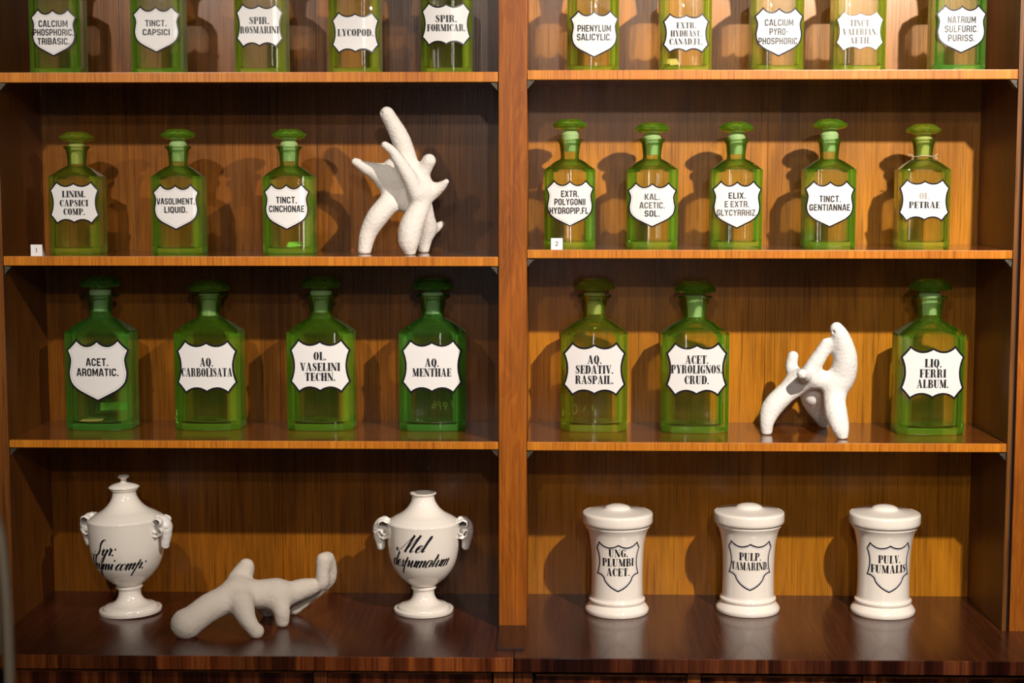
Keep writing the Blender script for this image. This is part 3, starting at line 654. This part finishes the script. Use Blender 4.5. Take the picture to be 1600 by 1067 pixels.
# ------------------------------------------------------------------ clay: smooth union of tapered capsules, meshed by surface nets
def surface_nets(F, org, h):
    nx, ny, nz = F.shape; ins = F < 0
    c = [ins[i:nx-1+i, j:ny-1+j, k:nz-1+k] for i in (0, 1) for j in (0, 1) for k in (0, 1)]
    s = sum(x.astype(np.int8) for x in c); act = (s > 0) & (s < 8); idx = -np.ones(act.shape, np.int64)
    cells = np.argwhere(act); idx[act] = np.arange(len(cells)); acc = np.zeros((len(cells), 3)); cnt = np.zeros(len(cells))
    offs = [(i, j, k) for i in (0, 1) for j in (0, 1) for k in (0, 1)]
    for a in offs:
        for ax in range(3):
            if a[ax]: continue
            b = list(a); b[ax] = 1
            fa = F[tuple((cells+a).T)]; fb = F[tuple((cells+b).T)]; m = (fa < 0) != (fb < 0)
            t = np.where(m, fa/(fa-fb+1e-20), 0); p = cells+np.array(a, float)
            p = p.astype(float); p[:, ax] += t; acc[m] += p[m]; cnt[m] += 1
    V = acc/cnt[:, None]*h+org; Q = []
    for ax in range(3):
        u, v = [(1, 2), (2, 0), (0, 1)][ax]
        sl0 = [slice(None)]*3; sl1 = [slice(None)]*3; sl0[ax] = slice(0, -1); sl1[ax] = slice(1, None)
        a, b = ins[tuple(sl0)], ins[tuple(sl1)]
        for flip, m in ((False, a & ~b), (True, ~a & b)):
            e = np.argwhere(m); e = e[(e[:, u] > 0) & (e[:, v] > 0) & (e[:, u] < F.shape[u]-1) & (e[:, v] < F.shape[v]-1)]
            du = np.zeros(3, int); du[u] = 1; dv = np.zeros(3, int); dv[v] = 1
            q = np.stack([idx[tuple((e-o).T)] for o in (du*0, du, du+dv, dv)], 1)
            Q.append(q[:, ::-1] if flip else q)
    return V, np.concatenate(Q)
def capsule_field(P, a, b):
    a3, b3 = np.array(a[:3], np.float32), np.array(b[:3], np.float32); d = b3-a3; L2 = float(d @ d)+1e-12
    t = np.clip(((P-a3) @ d)/L2, 0, 1); q = P-(a3+t[..., None]*d)
    return np.sqrt((q*q).sum(-1))-(a[3]+(b[3]-a[3])*t)
def smin(a, b, k):
    h = np.clip(.5+.5*(b-a)/k, 0, 1); return b*(1-h)+a*h-k*h*(1-h)
def blob_mesh(name, chains, mat, h=.0019, k=.010, kin=.004, floor=True, rough=.00028, seed=0, dents=(), extra=None):
    pts = np.array([p for c in chains for p in c]); lo = (pts[:, :3]-pts[:, 3:]).min(0)-.006; hi = (pts[:, :3]+pts[:, 3:]).max(0)+.006
    if floor: lo[2] = -.006
    n = np.ceil((hi-lo)/h).astype(int)+1
    g = np.stack(np.meshgrid(*[lo[i]+h*np.arange(n[i]) for i in range(3)], indexing='ij'), -1).astype(np.float32); F = None
    for c in chains:
        f = None; c = [tuple(p) for p in (cr_spline(c, 4) if len(c) > 2 else c)]
        for a, b in zip(c, c[1:]): 
            d = capsule_field(g, a, b); f = d if f is None else np.minimum(f, d)
        F = f if F is None else smin(F, f, k)
    if extra: F = extra(F, g)
    rng = np.random.RandomState(seed)
    for _ in range(14):
        fr = rng.normal(size=3)*rng.choice([90, 160, 260, 380]); F = F+(rough*.45*np.sin(g @ fr.astype(np.float32)+rng.uniform(0, 6))).astype(np.float32)
    for (x, y, z, r) in dents:
        d = np.sqrt(((g-np.array((x, y, z), np.float32))**2).sum(-1))-r; F = -smin(-F, d, .001)
    if floor: F = np.maximum(F, -g[..., 2])
    V, Q = surface_nets(F, lo, h)
    me = bpy.data.meshes.new(name); me.from_pydata(V.tolist(), [], Q.tolist()); me.materials.append(mat)
    for p in me.polygons: p.use_smooth = True
    return me
CLAY_A = [
  [(-0.0270,-0.0200,0.2150,0.0098),(-0.0185,-0.0150,0.1997,0.0112),(-0.0080,-0.0100,0.1784,0.0130),(0.0005,-0.0050,0.1523,0.0136),(0.0084,-0.0050,0.1236,0.0126),(0.0178,-0.0050,0.0996,0.0126)],
  [(-0.0287,-0.0400,0.1672,0.0052),(-0.0171,-0.0380,0.1578,0.0064),(-0.0056,-0.0350,0.1401,0.0086),(0.0081,-0.0300,0.1165,0.0105),(0.0170,-0.0250,0.0950,0.0108)],
  [(-0.0796,0.0100,0.1424,0.0056),(-0.0632,0.0100,0.1333,0.0087),(-0.0420,0.0150,0.1236,0.0146),(-0.0231,0.0200,0.1091,0.0207),(-0.0086,0.0200,0.0897,0.0195),(0.0092,0.0100,0.0753,0.0146)],
  [(-0.0219,0.0100,0.1381,0.0097),(-0.0177,0.0150,0.1188,0.0146)],
  [(-0.0304,0.0050,0.0754,0.0150),(-0.0458,0.0000,0.0562,0.0150),(-0.0594,0.0000,0.0321,0.0121),(-0.0652,0.0000,0.0060,0.0097)],
  [(0.0231,-0.0100,0.0973,0.0133),(0.0233,-0.0150,0.0758,0.0135),(0.0107,-0.0250,0.0473,0.0163),(0.0062,-0.0300,0.0236,0.0148),(0.0078,-0.0300,0.0060,0.0086)],
  [(0.0254,0.0200,0.0751,0.0122),(0.0293,0.0300,0.0432,0.0127),(0.0251,0.0350,0.0186,0.0103),(0.0238,0.0350,0.0060,0.0083)],
  [(0.0310,0.0400,0.0405,0.0098),(0.0401,0.0500,0.0377,0.0074),(0.0514,0.0600,0.0453,0.0042)],
  [(0.0215,-0.0050,0.1092,0.0109),(0.0293,-0.0100,0.1283,0.0092),(0.0369,-0.0150,0.1438,0.0096)],
  [(0.0275,-0.0050,0.0972,0.0145),(0.0420,-0.0050,0.0972,0.0109),(0.0544,-0.0100,0.1044,0.0072),(0.0632,-0.0150,0.1116,0.0038)],
]
CLAY_B = [
  [(0.0389,-0.0100,0.1672,0.0093),(0.0459,-0.0100,0.1551,0.0120),(0.0526,-0.0050,0.1331,0.0155),(0.0551,0.0000,0.1130,0.0175),(0.0517,0.0050,0.0907,0.0185),(0.0424,0.0050,0.0710,0.0172),(0.0395,-0.0050,0.0526,0.0155),(0.0397,-0.0200,0.0351,0.0155),(0.0432,-0.0300,0.0190,0.0131),(0.0468,-0.0350,0.0051,0.0081)],
  [(0.0242,-0.0050,0.1438,0.0074),(0.0178,-0.0020,0.1288,0.0097),(0.0077,0.0000,0.1109,0.0113),(0.0010,0.0050,0.0946,0.0129)],
  [(-0.0097,-0.0200,0.0956,0.0093),(-0.0164,-0.0350,0.0998,0.0073)],
  [(-0.0196,0.0400,0.1186,0.0079),(-0.0217,0.0400,0.1022,0.0091),(-0.0147,0.0300,0.0875,0.0118)],
  [(-0.0140,0.0200,0.0788,0.0137),(0.0039,0.0100,0.0861,0.0141),(0.0265,0.0050,0.0848,0.0113),(0.0383,0.0050,0.0789,0.0117)],
  [(-0.0160,0.0200,0.0768,0.0141),(-0.0380,0.0150,0.0596,0.0149),(-0.0560,0.0100,0.0404,0.0145),(-0.0632,0.0050,0.0212,0.0105),(-0.0640,0.0050,0.0060,0.0082)],
  [(0.0089,0.0400,0.0663,0.0158),(0.0138,0.0500,0.0469,0.0149),(0.0256,0.0650,0.0246,0.0110),(0.0366,0.0750,0.0049,0.0064)],
  [(0.0143,0.0450,0.0530,0.0099),(0.0109,0.0310,0.0546,0.0075)],
]
CLAY_C = [
  [(-0.1022,-0.0400,0.0175,0.0183),(-0.0903,-0.0300,0.0269,0.0177),(-0.0705,-0.0100,0.0389,0.0179),(-0.0504,0.0100,0.0442,0.0187),(-0.0333,0.0200,0.0487,0.0193),(-0.0161,0.0300,0.0479,0.0185),(0.0003,0.0350,0.0467,0.0189),(0.0203,0.0400,0.0473,0.0177)],
  [(-0.0270,0.0500,0.0875,0.0110),(-0.0300,0.0500,0.0800,0.0135),(-0.0385,0.0400,0.0664,0.0152),(-0.0384,0.0200,0.0539,0.0176)],
  [(-0.0246,-0.0050,0.0412,0.0170),(-0.0143,-0.0260,0.0284,0.0130),(-0.0041,-0.0350,0.0160,0.0105),(0.0037,-0.0400,0.0098,0.0105)],
  [(0.0253,0.0300,0.0393,0.0143),(0.0319,0.0200,0.0244,0.0117),(0.0327,0.0200,0.0090,0.0097)],
  [(0.0203,0.0400,0.0473,0.0169),(0.0396,0.0500,0.0448,0.0161),(0.0590,0.0600,0.0495,0.0145),(0.0769,0.0700,0.0524,0.0106),(0.0875,0.0700,0.0578,0.0099),(0.0886,0.0700,0.0738,0.0094),(0.0897,0.0700,0.0935,0.0094)],
  [(0.0399,0.0900,0.0095,0.0095),(0.0598,0.1000,0.0247,0.0095),(0.0813,0.1000,0.0393,0.0083),(0.0947,0.0950,0.0569,0.0104),(0.0991,0.0900,0.0780,0.0083),(0.0947,0.0850,0.0908,0.0103)],
  [(-0.0028,0.0700,0.0179,0.0103),(-0.0012,0.0800,0.0070,0.0077),(0.0032,0.0800,0.0060,0.0062)],
 ]
CLAY_C[0] = [(*p[:3], p[3]*1.10) for p in CLAY_C[0]]
CLAY_C[0][0] = (-.1015, -.04, .0205, .0215)

# ------------------------------------------------------------------ build: cabinet
random.seed(1)
ZC = .858
XL, XR, YB = -.7924, .7211, .2086
cab = thing('display_cabinet', 'tall open wooden cabinet with two bays of shelves standing on the counter', 'cabinet', (0, 0, ZC))
zt = 2.06-ZC
def part(name, x0, x1, y0, y1, z0, z1, mat, label=None, bev=.0008): return box(name, x0, x1, y0, y1, z0-ZC, z1-ZC, mat, cab, bev, label)
def bmat(m): return m
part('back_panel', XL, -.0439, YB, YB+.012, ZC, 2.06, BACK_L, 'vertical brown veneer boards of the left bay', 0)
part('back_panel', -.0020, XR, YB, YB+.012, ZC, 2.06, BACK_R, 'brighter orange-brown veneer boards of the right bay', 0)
part('side_panel', XL-.020, XL, .000, YB+.012, ZC, 2.06, SIDE, 'left side wall of the cabinet')
part('side_panel', XR, XR+.006, .000, YB+.012, ZC, 2.06, SIDE_R, 'dark right side wall of the cabinet')
part('divider', -.0439, -.0020, .000, YB+.012, ZC, 2.06, POST, 'orange upright between the two bays')
part('top_board', XL-.02, XR+.006, 0, YB+.012, 2.06, 2.08, SIDE)
part('stile', .7325, .790, .000, .03, ZC, 2.08, POST, 'reddish upright at the right edge')
part('stile', XR+.006, .7325, .012, .2, ZC, 2.08, DARK, 'dark strip standing in for the shaded gap beside the right side wall')  # no upright here: dark filler that paints the shade of the gap
part('plinth_block', -.0440, -.0025, -.1200, -.0005, ZC, ZC+.005, PLINTH, 'thin dark board on the counter in front of the divider')
def bracket(x, z, sgn):
    bm = bmesh.new(); a, d = .011, .016
    pr = [(0, 0), (sgn*a, 0), (sgn*a*.75, -.004), (sgn*.004, -.0085), (0, -.013)]
    A = [bm.verts.new((x+p, .004, z+q-ZC)) for p, q in pr]; Bv = [bm.verts.new((x+p, .004+d, z+q-ZC)) for p, q in pr]
    bm.faces.new(A); bm.faces.new(Bv[::-1])
    for i in range(5): bm.faces.new((A[i], Bv[i], Bv[(i+1) % 5], A[(i+1) % 5]))
    link('shelf_bracket', to_mesh('shelf_bracket', bm, METAL), cab)
def shelf(bay, ztop, th, label, edge=.0006):
    x0, x1 = (XL+.0008, -.0449) if bay == 'L' else (-.0012, XR-.0008)
    t = thing('shelf', label, 'shelf', ((x0+x1)/2, .004, ztop-th), 0, 'shelves of the display cabinet')
    hw = (x1-x0)/2
    bm = bmesh.new(); box_bm(bm, -hw, hw, .0035, YB-.004-.0006, 0, th, 0)
    link('board', to_mesh('board', bm, SHELF_T), t)
    bm = bmesh.new(); box_bm(bm, -hw, hw, -.003, .0035, 0, th, .0009)
    link('edge_band', to_mesh('edge_band', bm, SHELF_E), t, label='orange cross-grained front edge')
    for xx, sg in ((x0, 1), (x1, -1)): bracket(xx, ztop-th-.0003, sg)
shelf('L', SH['2L'], .0148, 'upper left shelf carrying the bottles lettered CALCIUM PHOSPHORIC. to SPIR. FORMICAR.')
shelf('R', SH['2R'], .0140, 'upper right shelf carrying the bottles lettered PHENYLUM SALICYLIC. to NATRIUM SULFURIC.')
shelf('L', SH['3L'], .0140, 'middle left shelf carrying number card 1 and the upright clay sculpture')
shelf('R', SH['3R'], .0125, 'middle right shelf carrying number card 2 and five small green bottles')
shelf('L', SH['4'], .0112, 'lower left shelf carrying four large green bottles')
shelf('R', SH['4'], .0125, 'lower right shelf carrying large bottles and the white clay sculpture')
shelf('L', 1.985, .014, 'highest left shelf, above the small green bottles')
shelf('R', 1.985, .014, 'highest right shelf, above the small green bottles')

# ------------------------------------------------------------------ counter and base cabinets
def counter(name, x0, x1, topm, edgem, label, th=.0205):
    t = thing('countertop', label, 'countertop', ((x0+x1)/2, 0, ZC-th)); hw = (x1-x0)/2
    bm = bmesh.new(); box_bm(bm, -hw, hw, -.153, .30, 0, th, .0); link('board', to_mesh('board', bm, topm), t)
    bm = bmesh.new(); box_bm(bm, -hw, hw, -.1565, -.153, 0, th, .0008); link('edge_band', to_mesh('edge_band', bm, edgem), t, label='striped veneer front edge')
COUNTER_R = wood('mahogany_top_right', (.022, .005, .0015), (.055, .013, .004), (.095, .027, .008), axis='Y', fine=150, broad=22, rough=.25, coat=.2, spec=.4, skew=.9, bump=.10, pore=.35)
counter('l', -1.05, -.0185, COUNTER, MAHOG_L, 'dark glossy left countertop carrying the two ram-headed urns')
counter('r', -.0175, 1.00, COUNTER_R, MAHOG_R, 'dark glossy right countertop carrying the three lidded white jars')
zf1 = ZC-.0205
def base_unit(label, x0, x1, posts, panels, top):
    t = thing('base_cabinet', label, 'cabinet', ((x0+x1)/2, 0, 0)); cx = (x0+x1)/2
    box('carcass', x0-cx, x1-cx, -.118, .30, 0, zf1, DARK, t, 0)
    for a, b in posts: box('stile', a-cx, b-cx, -.146, -.119, .02, zf1-.0005, RAIL, t)
    for a, b in panels:
        o = box('door', a-cx, b-cx, -.144, -.119, .06, top, FRONT, t, .0015)
        box('edge_bead', a-cx+.001, b-cx-.001, -.1455, -.1441, top-.0022, top-.0003, RAIL, o, 0)
base_unit('left base cabinet with striped mahogany doors under the urns', -1.05, -.0185, [(-.5618, -.5435), (-.3082, -.2886), (-.0470, -.0190)],
          [(-.83, -.5628), (-.5425, -.3092), (-.2876, -.0500)], zf1-.0045)
base_unit('right base cabinet with striped mahogany doors under the white jars', -.0175, 1.00, [(-.0170, .0086), (.2325, .2515), (.4845, .5040)],
          [(.0133, .2315), (.2525, .4830), (.5055, .77)], zf1-.0065)

# ------------------------------------------------------------------ bottles
PXY = {'2L': 0, '2R': 0, '3L': 0, '3R': 0, '4': 0}
for i, (size, x, y, sh, off, lz, lw, lh, kind, gm, up, font, hh, cpx, lines, extras, words) in enumerate(B):
    dist = 2.46+y-(.037 if size == 's' else .043); k = dist/2567.8/.985
    lns = []
    for ln in lines:
        lns.append((ln[0], ln[1]*k*.955, 0.0, (cpx-ln[2])*k, *ln[3:]))
    where = {'2': G1, '3': G2, '4': G3}[sh[0]]
    make_bottle(size, x, y-.006, SH[sh], off, lz, lw, lh, kind, gm, up, lns, font, hh, words, where,
                yaw=random.uniform(-.012, .012), border='thin' if 'VALERIAN' in words else 'full', extras=extras)

# ------------------------------------------------------------------ porcelain jars
def smoothp(P, k=4): return [(max(p[0], 1e-4), p[1]) for p in cr_spline(P, k)]
def make_jar(x, y, dx, text, label):
    t = thing('lidded_jar', label, 'jar', (x, y, ZC), 0, 'white lidded jars on the right counter')
    body = [(.047, 0), (.0497, .0006), (.0508, .003), (.0507, .0065)] + smoothp([(.0500, .008), (.0475, .0115), (.0448, .0145), (.0432, .0165)], 4) + \
        smoothp([(.0434, .0175), (.0446, .0195), (.0448, .0215), (.0438, .0235), (.0422, .0245)], 3) + \
        smoothp([(.0414, .026), (.0408, .045), (.0408, .070), (.0415, .094), (.0432, .113), (.0462, .128), (.0500, .1365)], 5) + \
        [(.0515, .1382), (.0520, .140), (.0516, .1425), (.0490, .1430), (.0480, .1430)] + \
        [(.0460, .1380), (.0415, .1270), (.0385, .110), (.0372, .060), (.0385, .02), (.030, .008), (.0002, .007)]
    bm = bmesh.new(); lathe(bm, body, 96, True, False); link('jar_body', to_mesh('jar_body', bm, PORC, angle=40), t)
    lid = [(.044, .1422), (.0545, .1436), (.0556, .1450)] + [(.0560, .148), (.0560, .1570)] + smoothp([(.0556, .1592), (.0545, .1608), (.0520, .1616)], 3) + \
        smoothp([(.0505, .1610), (.0490, .1617), (.0380, .1632), (.0280, .1648), (.0225, .1662)], 4) + smoothp([(.0210, .1672), (.0180, .1700), (.0120, .1722), (.0060, .1732), (.0003, .1735)], 4)
    bm = bmesh.new(); lathe(bm, lid, 96, True, False); link('lid', to_mesh('lid', bm, PORC, angle=40), t)
    cz = .0815
    pr = [(r, z) for r, z in body[12:-7]]
    def rad(z):
        zs = [p[1] for p in pr]; return float(np.interp(z, zs, [p[0] for p in pr]))
    a0 = math.atan2(dx, .041)
    def sf(d):
        def f(u, v):
            z = v+cz; r = rad(z)+d; a = u/.0408+a0; return (r*math.sin(a), -r*math.cos(a), z)
        return f
    poly = scaled(outline('C'), .0745, .0800)
    bm = bmesh.new(); b1 = inset(poly, .0008); ribbon(bm, [(a, b, .0022) for a, b in b1+[b1[0]]], sf(.00018), sub=1)
    b2 = inset(poly, .0031); ribbon(bm, [(a, b, .0006) for a, b in b2+[b2[0]]], sf(.00018), sub=1, mi=1)
    me = bpy.data.meshes.new('painted_shield'); bm.to_mesh(me); bm.free(); me.materials.append(BLACKEN); me.materials.append(BLUE)
    sd = link('painted_shield', me, t)
    lettering(sd, text, SERIF, .0128, sf(.0002), gap=.05)
make_jar(.1405, .103, 0.0, [('UNG.', .0297, 0, .0220), ('PLUMBI', .0515, 0, .0068), ('ACET.', .0372, 0, -.0085)], 'white lidded jar with painted shield lettered UNG. PLUMBI ACET.')
make_jar(.3495, .1150, -.002, [('PULP.', .0342, 0, .0145), ('TAMARIND.', .0615, 0, -.0010)], 'white lidded jar with painted shield lettered PULP. TAMARIND.')
make_jar(.5624, .108, .001, [('PULV.', .0350, 0, .0132), ('FUMALIS', .0590, 0, -.0025)], 'white lidded jar with painted shield lettered PULV. FUMALIS')

# ------------------------------------------------------------------ urns with ram heads
def ram_mesh(sgn):
    """head looking outward (+x*sgn) and down; built about the point where it joins the urn"""
    ch = [[(.000, 0, .006, .011), (.0080, 0, .0075, .0120), (.0130, 0, .0010, .0112), (.0138, 0, -.0100, .0092), (.0125, 0, -.0200, .0074), (.0115, 0, -.0280, .0062)]]
    def extra(F, g):
        for s_ in (-1, 1):
            # horn: a spiral in the plane beside the head
            P = []
            for k in range(17):
                a = math.radians(70+k*18); r = .0120-.00036*k
                P.append((.0065-r*math.cos(a)*-1, s_*(.0125+.00020*k), -.0010+r*math.sin(a)*1.05, .0060-.00020*k+.0006*(k % 2)))
            f = None
            for a, b in zip(P, P[1:]):
                d = capsule_field(g, a, b); f = d if f is None else smin(f, d, .0008)
            F = smin(F, f, .0012)
            F = smin(F, capsule_field(g, (.0160, s_*.0080, .0040, .0030), (.0195, s_*.0060, .0022, .0026)), .002)   # brow
            d = capsule_field(g, (.0205, s_*.0072, -.0010, .0014), (.0180, s_*.0088, -.0024, .0014)); F = -smin(-F, d, .0008)    # eye socket
            F = smin(F, capsule_field(g, (.0178, s_*.0068, -.0016, .0015), (.0180, s_*.0070, -.0016, .0015)), .0004)
            d = capsule_field(g, (.0165, s_*.0026, -.0290, .0010), (.0145, s_*.0052, -.0300, .0010)); F = -smin(-F, d, .0008)   # nostril
            F = smin(F, capsule_field(g, (.0100, s_*.0085, -.0020, .0022), (.0080, s_*.0110, -.0110, .0014)), .001)               # ear
        d = capsule_field(g, (.0160, -.007, -.0335, .0007), (.0160, .007, -.0335, .0007)); F = -smin(-F, d, .0006)
        for k in range(7):
            F = smin(F, capsule_field(g, (.002+.0022*k, ((k*7) % 5-2)*.002, .0180-.0004*k*k*.6, .0024), (.0025+.0022*k, ((k*3) % 5-2)*.002, .0180-.0004*k*k*.6, .0024)), .0012)   # curls
        return F
    me = blob_mesh('ram_head', ch, BISQUE, h=.00085, k=.004, kin=.003, floor=False, rough=.00018, seed=3, extra=extra,)
    if sgn < 0:
        for v in me.vertices: v.co.x = -v.co.x
        me.flip_normals()
    return me
RAM = {1: ram_mesh(1), -1: ram_mesh(-1)}
def make_urn(x, y, rot, lean, scale, lidded, label, text, tcz, mat, h):
    t = thing('porcelain_urn', label, 'urn', (x, y, ZC), rot, 'ram-headed urns on the left counter', lean); K = scale
    foot = [(.047, 0), (.0485, .0006), (.0492, .002), (.0492, .0058), (.0484, .0068), (.0435, .0072), (.0430, .0080)] + \
        smoothp([(.0425, .0100), (.0380, .0125), (.0300, .0150), (.0235, .0190), (.0195, .0245), (.0178, .0300), (.0176, .0350), (.0184, .0378)], 4) + \
        smoothp([(.0196, .0385), (.0208, .0400), (.0209, .0420), (.0198, .0435)], 3) + [(.0170, .0438)]
    body = [(.0165, .0436), (.0185, .0438)] + smoothp([(.0200, .0445), (.0300, .0520), (.0410, .0625), (.0490, .0740), (.0540, .0860), (.0572, .1000), (.0586, .1150), (.0594, .1320), (.0600, .1480)], 5) + \
        smoothp([(.0602, .1495), (.0600, .1510), (.0590, .1522)], 3) + smoothp([(.0560, .1540), (.0470, .1595), (.0370, .1650), (.0285, .1720), (.0225, .1800), (.0193, .1870), (.0183, .1930)], 5) + \
        [(.0195, .1955), (.0215, .1968), (.0218, .1980), (.0212, .1988), (.0185, .1988), (.0165, .1970), (.0155, .1900), (.020, .180), (.040, .160), (.054, .148), (.053, .110), (.040, .070), (.0003, .058)]
    f = lambda P: [(r*K, z*K) for r, z in P]
    bm = bmesh.new(); lathe(bm, f(foot), 96); link('foot', to_mesh('foot', bm, mat, angle=35), t)
    bm = bmesh.new(); lathe(bm, f(body), 96, True, False); link('urn_body', to_mesh('urn_body', bm, mat, angle=35), t)
    if lidded:
        lid = [(.014, .1975), (.0225, .1992), (.0240, .2000), (.0243, .2012)] + smoothp([(.0240, .2020), (.0190, .2052), (.0110, .2078), (.0062, .2088)], 4) + \
            smoothp([(.0055, .2095), (.0048, .2120), (.0052, .2140)], 3) + smoothp([(.0070, .2148), (.0090, .2165), (.0088, .2185), (.0060, .2205), (.0003, .2212)], 4)
        bm = bmesh.new(); lathe(bm, f(lid), 64, True, False); link('lid', to_mesh('lid', bm, mat, angle=35), t, label='small domed lid with knob')
    for sg in (1, -1):
        link('ram_head', RAM[sg], t, (sg*.0575*K, 0, .1385*K))
    zs = [z for r, z in body[2:60] if z < .1480]; rs = [r for r, z in body[2:60] if z < .1480]
    def sf(u, v):
        z = v; r = float(np.interp(z/K, zs, rs))*K+.0002; a = u/(.0575*K); return (r*math.sin(a), -r*math.cos(a), z)
    bm = bmesh.new()
    for tx, wd, cx, base in text:
        for s_ in text_strokes(tx, SCRIPT, wd, h, -.015, .72):
            ribbon(bm, [(a[0]+cx, a[1]+base, *a[2:]) for a in s_], sf, sub=1)
    me = bpy.data.meshes.new('script_lettering'); bm.to_mesh(me); bm.free(); me.materials.append(INK); link('script_lettering', me, t)
make_urn(-.6325, .0820, -.30, -.035, 1.0, True, 'cream urn with knobbed lid, ram heads and script reading Syr: Thymi comp:', [('Syr:', .039, -.0085, .1025), ('Thymi comp:', .112, .0025, .0785)], .11, PORC, .026)
make_urn(-.1668, .0955, .03, 0, .965, False, 'open cream urn without a lid, with ram heads and script reading Mel despumatum', [('Mel', .040, -.016, .1075), ('despumatum', .103, -.006, .0830)], .11, PORC, .028)

# ------------------------------------------------------------------ clay sculptures
def sculpture(label, loc, chains, mat, pits, seed):
    t = thing('clay_sculpture', label, 'sculpture', loc)
    link('clay_body', blob_mesh('clay_body', k=.014, rough=.00013, chains=[[(*p[:3], p[3]*1.10) for p in c] for c in chains], mat=mat, dents=pits, seed=seed), t)
sculpture('upright branching white clay sculpture on three legs, right of the TINCT. CINCHONAE bottle', (-.19, .09, SH['3L']), CLAY_A, CLAYW,
          [(-.0205, -.0285, .2170, .0016), (-.033, -.0262, .2155, .0022), (.0366, -.0252, .1465, .0018)], 1)
sculpture('chalk-white forked clay sculpture on three legs beside the LIQ. FERRI ALBUM. bottle', (.435, .08, SH['4']), CLAY_B, CLAYH,
          [(.0430, -.0190, .1645, .0016), (.0330, -.0170, .1625, .0030)], 2)
sculpture('low crawling grey-white clay sculpture lying between the two urns', (-.41, -.02, ZC), CLAY_C, CLAYG,
          [(-.0985, -.0560, .0200, .0018), (-.0920, -.0440, .0370, .0024), (.0985, .0770, .0930, .0016)], 5)

# ------------------------------------------------------------------ number cards
def card(x, z, digit):
    t = thing('number_card', 'small white card with the number %s at the front of the %s' % (digit, 'left bay middle shelf' if digit == '1' else 'right bay middle shelf'), 'card', (x, .0115, z), 0, 'number cards')
    bm = bmesh.new(); box_bm(bm, -.0088, .0088, -.0010, .0010, 0, .0172, .0002)
    c = link('card_face', to_mesh('card_face', bm, CARD), t)
    bm = bmesh.new(); vs = [bm.verts.new(v) for v in ((-.0088, .001, .0), (.0088, .001, 0), (.0088, .012, 0), (-.0088, .012, 0), (-.0088, .001, .013), (.0088, .001, .013))]
    for f in ((0, 1, 2, 3), (0, 3, 4), (1, 5, 2), (2, 5, 4, 3), (0, 4, 5, 1)): bm.faces.new([vs[i] for i in f])
    link('card_stand', to_mesh('card_stand', bm, CARD), t)
    lettering(c, [(digit, .0018 if digit == '1' else .0042, 0, .0088)], SANS, .0068, lambda u, v: (u, -.00115, v), name='numeral')
card(-.7442, SH['3L'], '1'); card(.0430, SH['3R'], '2')

# ------------------------------------------------------------------ out of focus post in front, floor and wall behind
t = thing('barrier_post', 'blurred pale curved metal post standing close in front at lower left', 'barrier post', (-.4755, -.96, 0))
pts = [(-.60, 1.235), (-.555, 1.262), (-.525, 1.268), (-.505, 1.262), (-.4900, 1.2445), (-.4805, 1.2150), (-.4770, 1.17), (-.4757, 1.12), (-.4755, .95), (-.4755, .6), (-.4755, .3), (-.4755, .012)]
bm = bmesh.new(); tube_bm(bm, [(a+.4755, 0, b) for a, b in [tuple(p) for p in cr_spline(pts, 5)]], .0052, 16)
link('post_tube', to_mesh('post_tube', bm, TUBE, smooth=1), t)
bm = bmesh.new(); lathe(bm, [(.11, 0), (.112, .004), (.10, .010), (.02, .014), (.006, .016)], 48); link('base_disc', to_mesh('base_disc', bm, TUBE, angle=35), t)
fl = box('floor', -3, 3, -4.5, .32, -.05, 0, wood('floor_boards', (.05, .03, .02), (.09, .055, .035), (.13, .08, .05), axis='Y', rough=.4), None, 0); fl['kind'] = 'structure'
wl = box('wall_back', -3, 3, .32, .42, 0, 3, plain('wall_plaster', (.30, .26, .22), .9, bump=.1), None, 0); wl['kind'] = 'structure'
